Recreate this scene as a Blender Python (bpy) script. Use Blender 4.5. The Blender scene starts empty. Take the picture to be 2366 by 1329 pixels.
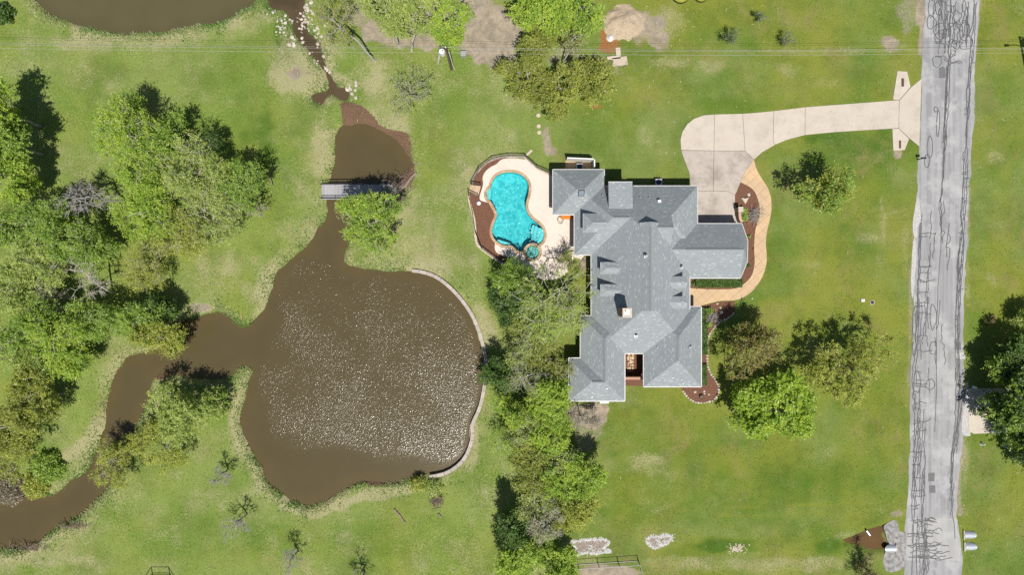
import bpy, bmesh, math, random
import numpy as np
from mathutils import Vector, Matrix
from mathutils.geometry import tessellate_polygon

# ------------------------------------------------------------------ camera, sky, sun, exposure
SC = bpy.context.scene
COL = SC.collection
H = 87.6            # flying height of the drone in metres
S = 18.0            # photograph pixels per metre on the ground
CX, CY = 1183.0, 664.5
cam = bpy.data.cameras.new('camera'); cam.lens = 24.0; cam.sensor_width = 36.0
cam.clip_start = 0.5; cam.clip_end = 2500
cam_o = bpy.data.objects.new('camera', cam); cam_o.location = (0, 0, H); COL.objects.link(cam_o)
SC.camera = cam_o

SUN_ELEV = math.radians(65.0)
SUN_AZ = (0.19, -0.98)                    # horizontal direction towards the sun
w = bpy.data.worlds.new("World"); SC.world = w; w.use_nodes = True
nt = w.node_tree; bg = nt.nodes['Background']
sky = nt.nodes.new('ShaderNodeTexSky'); sky.sky_type = 'NISHITA'; sky.sun_disc = False
sky.sun_elevation = SUN_ELEV; sky.sun_rotation = math.atan2(SUN_AZ[0], SUN_AZ[1]); sky.altitude = 200
nt.links.new(sky.outputs[0], bg.inputs[0]); bg.inputs[1].default_value = 0.065
sl = bpy.data.lights.new('sun', 'SUN'); sl.energy = 4.8; sl.angle = math.radians(0.53); sl.color = (1.0, 0.955, 0.88)
so = bpy.data.objects.new('sun', sl); COL.objects.link(so); so.location = (10, -60, 120)
_l = math.hypot(*SUN_AZ)
SUN_DIR = Vector((SUN_AZ[0]/_l*math.cos(SUN_ELEV), SUN_AZ[1]/_l*math.cos(SUN_ELEV), math.sin(SUN_ELEV)))
so.rotation_mode = 'QUATERNION'; so.rotation_quaternion = SUN_DIR.to_track_quat('Z', 'Y')
SC.view_settings.view_transform = 'Standard'; SC.view_settings.look = 'None'
SC.view_settings.exposure = 0.2; SC.view_settings.gamma = 1.0; SC.view_settings.use_curve_mapping = False
SC.render.engine = 'CYCLES'
SC.cycles.max_bounces = 6; SC.cycles.diffuse_bounces = 3; SC.cycles.glossy_bounces = 2
SC.cycles.transmission_bounces = 4; SC.cycles.transparent_max_bounces = 8
SC.cycles.caustics_reflective = False; SC.cycles.caustics_refractive = False
SC.cycles.use_denoising = False; SC.cycles.sample_clamp_indirect = 3.0

# ------------------------------------------------------------------ helpers
RNG = np.random.default_rng(7)
random.seed(7)

def W(px, py, z=0.0):
    k = (H - z) / H / S
    return ((px - CX) * k, (CY - py) * k)
def P(px, py, z=0.0):
    x, y = W(px, py, z); return Vector((x, y, z))
def PL(pts, z=0.0):
    return [W(p[0], p[1], z) for p in pts]
def zm(pts, ox, oy, s):                    # points read in an enlargement -> photograph pixels
    return [(ox + p[0] / s, oy + p[1] / s) for p in pts]

def tag(o, label=None, cat=None, group=None, kind=None):
    if label: o['label'] = label
    if cat: o['category'] = cat
    if group: o['group'] = group
    if kind: o['kind'] = kind
    return o
def empty(name, loc=(0, 0, 0), rz=0.0):
    o = bpy.data.objects.new(name, None); o.empty_display_size = 0.3
    o.location = loc; o.rotation_euler = (0, 0, rz); COL.objects.link(o); return o
def link(name, me, parent=None, mat=None):
    o = bpy.data.objects.new(name, me); COL.objects.link(o)
    if parent is not None:
        o.parent = parent
        # geometry is authored in world space: cancel the parent's own placement
        o.matrix_parent_inverse = WM(parent).inverted()
    if mat is not None and len(me.materials) == 0: me.materials.append(mat)
    return o
def WM(o):
    m = Matrix.Translation(o.location) @ o.rotation_euler.to_matrix().to_4x4()
    if o.parent is not None: m = WM(o.parent) @ o.matrix_parent_inverse @ m
    return m

class MB:
    def __init__(s): s.v = []; s.f = []
    def poly(s, pts):
        n = len(s.v); s.v += [tuple(p) for p in pts]; s.f.append(list(range(n, n + len(pts)))); return s
    def box(s, x0, x1, y0, y1, z0, z1):
        n = len(s.v)
        s.v += [(x0,y0,z0),(x1,y0,z0),(x1,y1,z0),(x0,y1,z0),(x0,y0,z1),(x1,y0,z1),(x1,y1,z1),(x0,y1,z1)]
        for q in ((0,3,2,1),(4,5,6,7),(0,1,5,4),(1,2,6,5),(2,3,7,6),(3,0,4,7)): s.f.append([n+i for i in q])
        return s
    def obox(s, c, ax, ay, az):            # oriented box: centre and three half-vectors
        c = Vector(c); ax = Vector(ax); ay = Vector(ay); az = Vector(az); n = len(s.v)
        for k in (-1, 1):
            for a, b in ((-1,-1),(1,-1),(1,1),(-1,1)): s.v.append(tuple(c + a*ax + b*ay + k*az))
        for q in ((0,3,2,1),(4,5,6,7),(0,1,5,4),(1,2,6,5),(2,3,7,6),(3,0,4,7)): s.f.append([n+i for i in q])
        return s
    def bar(s, a, b, wd, ht, up=(0,0,1)):
        a = Vector(a); b = Vector(b); d = (b - a)
        if d.length < 1e-6: return s
        u = Vector(up); x = d.normalized()
        if abs(x.dot(u)) > 0.98: u = Vector((1, 0, 0))
        y = u.cross(x).normalized(); z = x.cross(y)
        return s.obox((a + b) / 2, d / 2, y * wd / 2, z * ht / 2)
    def tube(s, a, b, r0, r1=None, n=8, caps=True):
        a = Vector(a); b = Vector(b); r1 = r0 if r1 is None else r1
        d = (b - a)
        if d.length < 1e-6: return s
        d.normalize()
        u = Vector((0,0,1)) if abs(d.z) < 0.95 else Vector((1,0,0))
        x = u.cross(d).normalized(); y = d.cross(x); k = len(s.v)
        for c, r in ((a, r0), (b, r1)):
            for i in range(n):
                t = 2*math.pi*i/n; s.v.append(tuple(c + x*(r*math.cos(t)) + y*(r*math.sin(t))))
        for i in range(n):
            j = (i+1) % n; s.f.append([k+i, k+j, k+n+j, k+n+i])
        if caps: s.f.append([k+i for i in range(n)][::-1]); s.f.append([k+n+i for i in range(n)])
        return s
    def path(s, pts, r, n=6):
        for a, b in zip(pts[:-1], pts[1:]): s.tube(a, b, r, r, n)
        return s
    def prism(s, pts, z0, z1):             # closed outline in world xy, top and sides
        ar = sum(p[0]*q[1]-q[0]*p[1] for p, q in zip(pts, pts[1:]+pts[:1]))
        if ar < 0: pts = pts[::-1]
        n = len(s.v); m = len(pts)
        s.v += [(p[0], p[1], z0) for p in pts] + [(p[0], p[1], z1) for p in pts]
        for t in tessellate_polygon([[Vector((p[0], p[1], 0)) for p in pts]]):
            a, b, c = [Vector((*pts[i][:2], 0)) for i in t]
            t = list(t) if (b-a).cross(c-a).z > 0 else list(t)[::-1]
            s.f.append([n + m + i for i in t])
        for i in range(m):
            j = (i+1) % m; s.f.append([n+i, n+j, n+m+j, n+m+i])
        return s
    def build(s, name, mat=None, parent=None, smooth=False):
        me = bpy.data.meshes.new(name); me.from_pydata(s.v, [], s.f); me.update()
        if smooth: me.polygons.foreach_set('use_smooth', [True]*len(me.polygons))
        return link(name, me, parent, mat)

def sheet_with_holes(outer, holes, z0, z1):
    mb = MB(); loops = [outer] + holes; flat = [p for l in loops for p in l]
    n = len(flat); mb.v = [(p[0], p[1], z1) for p in flat] + [(p[0], p[1], z0) for p in flat]
    for t in tessellate_polygon([[Vector((p[0], p[1], 0)) for p in l] for l in loops]):
        a, b, c = [Vector((*flat[i][:2], 0)) for i in t]
        t = list(t) if (b-a).cross(c-a).z > 0 else list(t)[::-1]
        mb.f.append(t)
    k = 0
    for l in loops:
        m = len(l)
        for i in range(m):
            j = (i+1) % m; mb.f.append([k+i, k+j, n+k+j, n+k+i])
        k += m
    return mb

def quads_mesh(name, V, nq, attrs=None, Q=None):
    """V (n,3) float array; consecutive groups of four vertices are quads unless Q gives them."""
    me = bpy.data.meshes.new(name); V = np.ascontiguousarray(V, dtype=np.float32)
    Q = np.arange(nq*4, dtype=np.int32) if Q is None else np.ascontiguousarray(Q, dtype=np.int32).ravel()
    nq = len(Q)//4
    me.vertices.add(len(V)); me.vertices.foreach_set('co', V.ravel())
    me.loops.add(nq*4); me.loops.foreach_set('vertex_index', Q)
    me.polygons.add(nq); me.polygons.foreach_set('loop_start', np.arange(nq, dtype=np.int32)*4)
    me.polygons.foreach_set('loop_total', np.full(nq, 4, dtype=np.int32))
    for k, a in (attrs or {}).items():
        at = me.attributes.new(k, 'FLOAT', 'POINT'); at.data.foreach_set('value', np.ascontiguousarray(a, dtype=np.float32))
    me.update(calc_edges=True)
    return me

def catmull(pts, n=4, closed=True):
    out = []; m = len(pts)
    rng = range(m) if closed else range(m-1)
    for i in rng:
        g = lambda k: pts[k % m] if closed else pts[min(max(k, 0), m-1)]
        p0, p1, p2, p3 = [np.array(g(i+k), float) for k in (-1, 0, 1, 2)]
        for j in range(n):
            t = j / n
            out.append(tuple(0.5*((2*p1)+(-p0+p2)*t+(2*p0-5*p1+4*p2-p3)*t*t+(-p0+3*p1-3*p2+p3)*t**3)))
    if not closed: out.append(tuple(map(float, pts[-1])))
    return out
def resample(pts, step, closed=False):
    p = [np.array(q, float) for q in pts] + ([np.array(pts[0], float)] if closed else [])
    out = [p[0]]; acc = 0.0
    L = sum(np.linalg.norm(b-a) for a, b in zip(p[:-1], p[1:])); n = max(2, int(round(L/step))); st = L/n
    for a, b in zip(p[:-1], p[1:]):
        d = np.linalg.norm(b-a); t = st - acc
        while t <= d + 1e-9 and d > 1e-9:
            out.append(a + (b-a)*t/d); t += st
        acc = d - (t - st)
    if closed: out = out[:n]
    return [tuple(q) for q in out]
def offset(pts, d, closed=True):           # positive = to the right of travel
    m = len(pts); out = []
    for i in range(m):
        a = np.array(pts[(i-1) % m] if closed else pts[max(i-1, 0)], float)
        b = np.array(pts[(i+1) % m] if closed else pts[min(i+1, m-1)], float)
        t = b - a; t /= (np.linalg.norm(t) + 1e-9)
        out.append((pts[i][0] + t[1]*d, pts[i][1] - t[0]*d))
    return out
def area(p): return 0.5*sum(a[0]*b[1]-b[0]*a[1] for a, b in zip(p, p[1:]+p[:1]))
def ccw(p): return p if area(p) > 0 else p[::-1]
def inset(pts, d):                         # mitred inset of a world outline
    pts = ccw(list(pts)); m = len(pts); out = []
    for i in range(m):
        p = np.array(pts[i]); a = p - np.array(pts[i-1]); b = np.array(pts[(i+1) % m]) - p
        a /= np.linalg.norm(a)+1e-9; b /= np.linalg.norm(b)+1e-9
        na = np.array((-a[1], a[0])); nb = np.array((-b[1], b[0])); k = na + nb
        k = k/(max(0.35, 1 + na @ nb)); out.append(tuple(p + k*d))
    return out
def clip_convex(subj, clip):               # keep subj inside the convex ccw clip outline
    out = list(subj)
    for a, b in zip(clip, clip[1:]+clip[:1]):
        inp = out; out = []
        if not inp: break
        side = lambda p: (b[0]-a[0])*(p[1]-a[1]) - (b[1]-a[1])*(p[0]-a[0])
        for p, q in zip(inp, inp[1:]+inp[:1]):
            sp, sq = side(p), side(q)
            if sp >= 0: out.append(p)
            if sp*sq < 0:
                t = sp/(sp-sq); out.append((p[0]+(q[0]-p[0])*t, p[1]+(q[1]-p[1])*t))
    return out
def inside(poly, X, Y):
    r = np.zeros(np.shape(X), bool); m = len(poly)
    for i in range(m):
        x0, y0 = poly[i]; x1, y1 = poly[(i+1) % m]
        c = ((y0 > Y) != (y1 > Y))
        with np.errstate(divide='ignore', invalid='ignore'):
            r ^= c & (X < (x1-x0)*(Y-y0)/(y1-y0+1e-12)+x0)
    return r
def dline(pts, X, Y, closed=False):
    d = np.full(np.shape(X), 1e9); seg = list(zip(pts[:-1], pts[1:])) + ([(pts[-1], pts[0])] if closed else [])
    for (x0, y0), (x1, y1) in seg:
        dx, dy = x1-x0, y1-y0; t = np.clip(((X-x0)*dx+(Y-y0)*dy)/(dx*dx+dy*dy+1e-12), 0, 1)
        d = np.minimum(d, np.hypot(X-x0-t*dx, Y-y0-t*dy))
    return d
def sdf(poly, X, Y):
    d = dline(poly, X, Y, True); return np.where(inside(poly, X, Y), -d, d)
def vnoise(X, Y, scale, seed):             # smooth value noise, -1..1
    r = np.random.default_rng(seed).uniform(-1, 1, (256, 256))
    x = X/scale + 1000; y = Y/scale + 1000; i = np.floor(x).astype(int); j = np.floor(y).astype(int)
    fx = x-i; fy = y-j; fx = fx*fx*(3-2*fx); fy = fy*fy*(3-2*fy)
    g = lambda a, b: r[a % 256, b % 256]
    return (g(i, j)*(1-fx)+g(i+1, j)*fx)*(1-fy)+(g(i, j+1)*(1-fx)+g(i+1, j+1)*fx)*fy
def sstep(a, b, x):
    t = np.clip((x-a)/(b-a), 0, 1); return t*t*(3-2*t)

# ------------------------------------------------------------------ materials
class NT:
    def __init__(s, name):
        s.m = bpy.data.materials.new(name); s.m.use_nodes = True; s.t = s.m.node_tree; s.n = s.t.nodes
        s.b = s.n['Principled BSDF']; s.out = s.n['Material Output']
    def L(s, a, b): s.t.links.new(a, b)
    def sock(s, node, v, i):
        if hasattr(v, 'links') or isinstance(v, bpy.types.NodeSocket): s.L(v, node.inputs[i])
        elif v is not None:
            ip = node.inputs[i]
            if ip.type == 'RGBA' and len(v) == 3: v = (*v, 1)
            ip.default_value = v
    def pos(s): return s.n.new('ShaderNodeNewGeometry').outputs['Position']
    def noise(s, scale, detail=2.0, vec=None, rough=0.55, dist=0.0):
        n = s.n.new('ShaderNodeTexNoise'); n.inputs['Scale'].default_value = scale; n.inputs['Detail'].default_value = detail
        n.inputs['Roughness'].default_value = rough; n.inputs['Distortion'].default_value = dist
        s.L(vec if vec is not None else s.pos(), n.inputs['Vector']); return n.outputs['Fac']
    def math(s, op, a, b=None, c=None, clamp=False):
        n = s.n.new('ShaderNodeMath'); n.operation = op; n.use_clamp = clamp
        s.sock(n, a, 0); s.sock(n, b, 1); s.sock(n, c, 2); return n.outputs[0]
    def mix(s, f, a, b, blend='MIX'):
        n = s.n.new('ShaderNodeMix'); n.data_type = 'RGBA'; n.blend_type = blend; n.clamp_factor = True
        s.sock(n, f, 0); s.sock(n, a, 6); s.sock(n, b, 7); return n.outputs[2]
    def ramp(s, x, lo, hi):
        n = s.n.new('ShaderNodeMapRange'); n.interpolation_type = 'SMOOTHSTEP'; n.clamp = True
        s.sock(n, x, 0); s.sock(n, lo, 1); s.sock(n, hi, 2); return n.outputs[0]
    def attr(s, name):
        n = s.n.new('ShaderNodeAttribute'); n.attribute_name = name; return n.outputs['Fac']
    def bump(s, h, dist=0.02, strength=1.0):
        n = s.n.new('ShaderNodeBump'); n.inputs['Distance'].default_value = dist; n.inputs['Strength'].default_value = strength
        s.L(h, n.inputs['Height']); s.L(n.outputs[0], s.b.inputs['Normal']); return n.outputs[0]
    def fin(s, col, rough=0.85, spec=0.3, metal=0.0):
        s.sock(s.b, col, 'Base Color'); s.sock(s.b, rough, 'Roughness'); s.b.inputs['Specular IOR Level'].default_value = spec
        s.b.inputs['Metallic'].default_value = metal; return s.m

def m_plain(name, c1, c2=None, scale=6.0, rough=0.8, spec=0.3, metal=0.0, bump=0.0, bscale=30.0, detail=3.0):
    t = NT(name); c2 = c2 or tuple(x*0.78 for x in c1)
    f = t.ramp(t.noise(scale, detail), 0.32, 0.68)
    if bump: t.bump(t.noise(bscale, 2.0), bump)
    return t.fin(t.mix(f, c1, c2), rough, spec, metal)
def per_piece(name, c1, c2, rough=0.85, scale=9.0, amt=0.35, spec=0.25, bump=0.008, bscale=25):
    t = NT(name); oi = t.n.new('ShaderNodeObjectInfo').outputs['Random']
    c = t.mix(oi, c1, c2); f = t.ramp(t.noise(scale, 3.0), 0.3, 0.75)
    c = t.mix(t.math('MULTIPLY', f, amt), c, tuple(x*0.55 for x in c1))
    t.bump(t.noise(bscale, 2.0), bump)
    return t.fin(c, rough, spec)

def leaf_mat(name, c1, c2, trans=0.42):
    t = NT(name); c = t.mix(t.attr('tint'), c1, c2)
    d = t.n.new('ShaderNodeBsdfDiffuse'); tr = t.n.new('ShaderNodeBsdfTranslucent'); g = t.n.new('ShaderNodeBsdfGlossy')
    g.inputs['Roughness'].default_value = 0.45
    t.L(c, d.inputs[0]); t.L(t.mix(1.0, c, (1.15, 1.2, 0.6), 'MULTIPLY'), tr.inputs[0]); t.sock(g, (0.9, 0.9, 0.9), 0)
    m1 = t.n.new('ShaderNodeMixShader'); m1.inputs[0].default_value = trans; t.L(d.outputs[0], m1.inputs[1]); t.L(tr.outputs[0], m1.inputs[2])
    m2 = t.n.new('ShaderNodeMixShader'); m2.inputs[0].default_value = 0.035; t.L(m1.outputs[0], m2.inputs[1]); t.L(g.outputs[0], m2.inputs[2])
    t.L(m2.outputs[0], t.out.inputs[0]); return t.m

M = {}
M['wood_grey'] = per_piece('weathered_wood', (0.40, 0.39, 0.40), (0.27, 0.27, 0.29), scale=14, amt=0.25)
M['concrete'] = None
M['trim'] = m_plain('eave_trim', (0.50, 0.50, 0.49), (0.40, 0.40, 0.39), scale=3, rough=0.5)
M['white'] = m_plain('white_paint', (0.72, 0.72, 0.71), (0.62, 0.62, 0.61), rough=0.5)
M['gutter'] = m_plain('gutter_paint', (0.66, 0.65, 0.63), (0.5, 0.49, 0.48), rough=0.45)
M['black_metal'] = m_plain('black_metal', (0.02, 0.02, 0.022), (0.03, 0.03, 0.03), rough=0.4, spec=0.5)
M['steel'] = m_plain('galvanised_steel', (0.6, 0.63, 0.66), (0.48, 0.5, 0.53), rough=0.35, metal=0.6)
M['wire'] = m_plain('wire_aluminium', (0.42, 0.42, 0.40), rough=0.5)
M['rust'] = m_plain('rusty_pipe', (0.16, 0.09, 0.05), (0.07, 0.04, 0.03), scale=12)
M['pole_wood'] = m_plain('creosoted_pole', (0.16, 0.11, 0.08), (0.10, 0.07, 0.05), scale=8)
M['mulch'] = m_plain('bark_mulch', (0.205, 0.098, 0.056), (0.10, 0.047, 0.03), scale=9, bump=0.05, bscale=22, detail=6)
M['soil'] = m_plain('damp_soil', (0.17, 0.11, 0.075), (0.11, 0.07, 0.05), scale=5)
M['stone'] = per_piece('limestone', (0.58, 0.50, 0.40), (0.44, 0.37, 0.29))
M['rock'] = per_piece('creek_rock', (0.60, 0.54, 0.48), (0.42, 0.36, 0.31))
M['white_rock'] = m_plain('white_gravel', (0.72, 0.71, 0.70), (0.52, 0.51, 0.49), scale=5)
M['kerb'] = per_piece('wall_block', (0.46, 0.41, 0.36), (0.36, 0.32, 0.28), scale=7)
M['coping'] = per_piece('coping_flagstone', (0.50, 0.36, 0.22), (0.34, 0.22, 0.12), scale=6, amt=0.5)
M['flag'] = per_piece('sandstone_flag', (0.62, 0.47, 0.31), (0.5, 0.36, 0.23))
M['brick'] = None
M['bark_pale'] = m_plain('pale_bark', (0.46, 0.43, 0.36), (0.32, 0.29, 0.24), scale=10)
M['bark_grey'] = m_plain('grey_bark', (0.38, 0.36, 0.33), (0.25, 0.23, 0.205), scale=10)
M['bark_brown'] = m_plain('brown_bark', (0.13, 0.10, 0.075), (0.07, 0.055, 0.042), scale=10)
M['dead_wood'] = m_plain('driftwood', (0.30, 0.23, 0.18), (0.15, 0.11, 0.085), scale=7)
M['plastic_orange'] = m_plain('orange_cushion', (0.62, 0.20, 0.02), (0.5, 0.16, 0.02))
M['yellow_tarp'] = m_plain('olive_yellow_cover', (0.30, 0.30, 0.03), (0.22, 0.24, 0.03), rough=0.5)
M['glass'] = m_plain('dark_glass', (0.03, 0.04, 0.05), (0.04, 0.05, 0.06), rough=0.08, spec=0.6)
M['sealant'] = m_plain('crack_sealant', (0.07, 0.07, 0.073), (0.11, 0.11, 0.113), scale=2, rough=0.6)
M['grass_blade'] = leaf_mat('bank_grass_blades', (0.17, 0.30, 0.06), (0.50, 0.46, 0.25), 0.5)
M['lawn_blade'] = leaf_mat('lawn_grass_blades', (0.13, 0.24, 0.025), (0.36, 0.40, 0.09), 0.5)
M['straw'] = m_plain('straw_litter', (0.46, 0.41, 0.27), (0.34, 0.29, 0.17), scale=1)
LEAF = {
 'bright': leaf_mat('leaf_bright', (0.226, 0.362, 0.034), (0.475, 0.588, 0.079)),
 'lime':   leaf_mat('leaf_lime', (0.24, 0.38, 0.03), (0.48, 0.60, 0.07), 0.48),
 'mid':    leaf_mat('leaf_mid',    (0.175, 0.294, 0.034), (0.384, 0.508, 0.090)),
 'deep':   leaf_mat('leaf_deep',   (0.055, 0.115, 0.018), (0.15, 0.25, 0.04)),
 'olive':  leaf_mat('leaf_olive',  (0.203, 0.249, 0.034), (0.418, 0.441, 0.090)),
 'yellow': leaf_mat('leaf_yellow', (0.271, 0.316, 0.038), (0.475, 0.497, 0.096)),
 'sage':   leaf_mat('leaf_sage',   (0.271, 0.362, 0.068), (0.497, 0.565, 0.158)),
 'tan':    leaf_mat('leaf_tan',    (0.226, 0.186, 0.056), (0.384, 0.339, 0.107)),
 'grey':   leaf_mat('leaf_dry',    (0.22, 0.18, 0.13), (0.36, 0.31, 0.24)),
}
# ------------------------------------------------------------------ outlines of the water (photograph pixels)
MAIN_WATER = [(789,291),(812,287.6),(835.6,285),(865,294),(892,307.5),(918,325.7),(935,345.6),(946.5,365),(945,385),(931.6,402),(918,415),
 (902,440),(872,470),(838,505),(815,545),(802,574),(797.5,597),(804,610),(826,615.5),(860,618),(900,622),(940,626),(975,630),(1005,640),(1035,662),
 (1062,690),(1085,722),(1102,757),(1113,795),(1119,830),(1118,870),(1113,910),(1104,945),(1090,975),(1087,1005),(1083,1030),(1070,1058),
 (1050,1078),(1025,1092),(995,1099),(965,1104),(939,1111),(895,1118),(858,1116),(824,1120),(797,1132),(757,1157),(719.5,1170),(689,1165),
 (652,1150),(618,1123),(605,1099.5),(601,1082),(584,1062),(567.5,1025),(557,998),(551.7,978),(556,947.5),(567.5,900),(575,872),(578,858),
 (568,852),(553.5,856),(528.7,877),(495.7,881),(454,881),(396.5,869),(372,865),(353,877),(349,900),(351,922.5),(339,937),(326,966),
 (314,986.5),(300,1040),(275,1090),(248,1131),(231,1150),(202,1180.6),(182,1197),(140,1216),(103,1242.6),(78.5,1263),(41,1271.5),(0,1273.6),(-80,1285),
 (-80,1155),(0,1164),(25,1152),(54,1143.5),(111.5,1147.6),(140,1135),(165,1110),(194,1090),(206.5,1065),(219,1044),(229,1011),(235.4,995),
 (241.6,966),(243.7,933),(250,904),(264,862.6),(281,833.7),(300,818),(340,812),(385,792),(408,765),(420.5,734),(440,731),(463.6,727.7),(490,719),
 (516.5,721),(530,731),(546,747.5),(569.5,754),(592.7,731),(612.6,698),(622.5,664.8),(635.8,631.7),(659,605),(680,587),(706.5,567),
 (723,544),(730,524),(749.5,508),(756,484.6),(753,465),(761,418),(768,392),(771,365),(769,345.6),(774,312.5),(784,296)]
CREEK = [(782.6,231.6),(804,231.6),(804,204.7),(785,197),(772,184),(764.7,169),(754.5,151),(750.6,128),(739,97),(729,87),(713.5,66.5),(703,31),(700,-70),
 (612,-70),(613,5),(628,22),(650,25),(662,30),(667.5,51),(672.6,77),(688,95),(706,110),(718.6,130.5),(734,151),(747,166),(752,184),(754.5,204.7),
 (731,210),(713.5,225),(739,242),(754.5,225),(765,220)]
TOP_POND = [(77,0),(90,17),(124,39.5),(173,56),(226,68),(286,77),(339,75),(376,73),(414,64),(459,58),(504,53),(534,36),(564,17),(587,4),(592,-90),(40,-90)]
ROAD_POOL = [(1947.5,1247),(1974,1239),(1998.5,1230),(2015,1224),(2042,1217.6),(2050,1225),(2042,1238),(2049,1257),(2054.5,1265),(2042,1273),(2015,1275),(1987,1266),(1953.6,1258.5)]
POOLZ = [(520,362),(590,375),(640,410),(668,460),(672,520),(660,580),(645,640),(655,700),(690,750),(730,785),(775,820),(800,870),(800,930),(772,972),
 (735,985),(690,975),(640,1000),(612,1045),(560,1020),(520,985),(470,990),(420,970),(375,930),(358,880),(365,820),(390,760),(400,720),(380,670),
 (350,615),(318,590),(308,550),(318,515),(342,498),(352,470),(365,430),(400,390),(450,368)]
wm, wc, wt, wr = [ccw(catmull(PL(p), 3)) for p in (MAIN_WATER, CREEK, TOP_POND, ROAD_POOL)]
POOL = ccw(catmull(PL(zm(POOLZ, 1040, 300, 3.6925)), 3))
WATER_Z = -0.42

# ------------------------------------------------------------------ ground: one sheet, dug out at the ponds
gx = np.concatenate([-66-np.array([520,260,130,70,36,18,9,4])[0:8]*1.0, np.arange(-66, 66.01, 0.36), 66+np.array([4,9,18,36,70,130,260,520])*1.0])
gy = np.concatenate([-38-np.array([520,260,130,70,36,18,9,4])*1.0, np.arange(-38, 38.01, 0.36), 38+np.array([4,9,18,36,70,130,260,520])*1.0])
GX, GY = np.meshgrid(gx, gy)
rough_edge = 0.16*vnoise(GX, GY, 0.9, 1) + 0.22*vnoise(GX, GY, 2.6, 2)
sd_m = sdf(wm, GX, GY); sd_c = sdf(wc, GX, GY)+.12; sd_t = sdf(wt, GX, GY); sd_r = sdf(wr, GX, GY)
sd = np.minimum(np.minimum(sd_m, sd_c), np.minimum(sd_t, sd_r)) + rough_edge*np.clip(1.2-0*GX, 0, 1)*0.8
GZ = np.interp(sd, [-4, -1.2, 0.0, 0.22, 0.6, 1.6], [-1.9, -1.0, WATER_Z, -0.12, -0.02, 0.0])
sd_p = sdf(POOL, GX, GY)
GZ = np.minimum(GZ, np.interp(sd_p, [0.08, 0.55], [-2.6, 0.0]))
PXg = GX*S + CX; PYg = CY - GY*S
warp = 0.30*vnoise(GX, GY, 2.2, 3) + 0.22*vnoise(GX, GY, 0.9, 4) + 0.25*vnoise(GX, GY, 5.5, 8)
def blob(px, py, rx, ry, a=1.0, rot=0.0, soft=0.55):
    c, s_ = math.cos(rot), math.sin(rot); dx = PXg-px; dy = PYg-py
    d = np.hypot((dx*c+dy*s_)/rx, (-dx*s_+dy*c)/ry) + warp*0.8
    return a*(1-sstep(1-soft, 1+soft*0.6, d))
def strip(pts, wpx, a=1.0):
    d = dline(pts, PXg, PYg)/wpx + warp*0.9; return a*(1-sstep(0.4, 1.3, d))
dry = 0.13 + 0.13*vnoise(GX, GY, 7, 11) + 0.17*vnoise(GX, GY, 2.4, 12) + 0.10*vnoise(GX, GY, 1.1, 13)
dry += 0.06*(1-sstep(1100, 1330, PXg)) - 0.10*sstep(1250, 1500, PXg)
dry += 0.27*(1-sstep(0.3, 2.4, np.minimum(sd_m, np.minimum(sd_c, sd_t)) + 1.6*warp))
for b in [(700,135,95,50,.45),(730,195,70,45,.5),(690,180,60,35,.5),(890,240,60,60,.5),(850,170,50,40,.35),(740,330,30,70,.5),(1130,470,60,110,.35),(1020,600,90,40,.35),
          (1120,760,30,60,.5),(1160,400,60,40,.4),(930,520,60,70,.3),(560,40,60,30,.3),(300,95,200,22,.3),(640,660,60,60,.25),(500,640,80,80,.3),(600,690,40,50,.3),
          (1480,1075,110,26,.35),(1560,140,60,14,.35),(1640,150,40,14,.4),(1820,160,30,16,.45),(1640,170,30,10,.3),(1900,118,200,10,.45),(2060,100,40,20,.4),
          (1490,310,20,24,.4),(2000,550,40,18,.45),(2035,620,20,30,.3),(1870,610,60,14,.3),(1990,880,26,16,.4),(1860,1010,18,16,.4),(1740,1050,30,14,.35),(2300,370,30,20,.4),
          (2290,640,20,30,.4),(2290,520,60,12,.3),(1660,1300,420,16,.2),(1540,50,60,60,.35),(2042,520,6,40,.3),(2035,470,5,26,.3),(2092,590,7,60,.25),(2235,400,8,300,.5),(2225,1130,14,130,.5),
          (1480,1050,70,30,.2),(1090,1010,14,90,.35),(1000,1180,40,10,.25),(100,1290,120,20,.25),(480,1160,60,30,.2),(1960,1240,40,12,.4),(300,880,24,50,.35),(225,1010,24,60,.5)]:
    dry += 0.8*blob(*b)
dry += strip([(540,970),(575,1045),(605,1110),(660,1165),(730,1185),(800,1160),(870,1138),(950,1130)], 15, .75)
dry += strip([(1500,1308),(1640,1304),(1800,1309),(1930,1303)], 24, .30)
dry += strip([(560,900),(548,960),(560,1010)], 10, .35)
dry += strip([(330,850),(290,870),(255,960),(225,1010),(160,1050)], 16, .5)
dry += strip([(250,1120),(170,1200),(90,1260),(0,1290)], 14, .4)
dirt = np.zeros_like(GX)
for b in [(1095,55,115,75,1.25),(1140,110,60,44,1.1),(930,78,120,36,1.1),(820,40,50,40,.6),(1040,20,70,30,.9),(1500,55,60,55,.75),(1530,100,36,26,.6),(2055,95,22,24,.8),(2100,30,34,60,.55),(2075,355,13,20,.85),
          (1355,955,46,26,1.05),(1390,945,24,12,1.0),(1360,1000,40,50,.55),(1415,1322,80,17,1.0),(1500,1325,100,10,.4),(1195,800,60,60,.35),(1230,960,60,50,.5),(1240,1230,80,40,.5),
          (460,712,44,16,.9),(400,740,20,14,.6),(260,900,14,60,.4),(1345,610,22,26,.65),(1262,325,10,30,.7),(1280,350,14,14,.6),(1425,160,12,20,.6),(2070,1190,20,12,.6),
          (700,165,40,26,.45),(675,170,22,16,.55),(1310,130,60,40,.55),(900,250,44,40,.35),(2290,870,26,60,.3),(850,1150,70,10,.35),(1740,830,70,30,.35),(1690,880,30,50,.3),(1880,800,60,30,.25)]:
    dirt += blob(*b)
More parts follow.
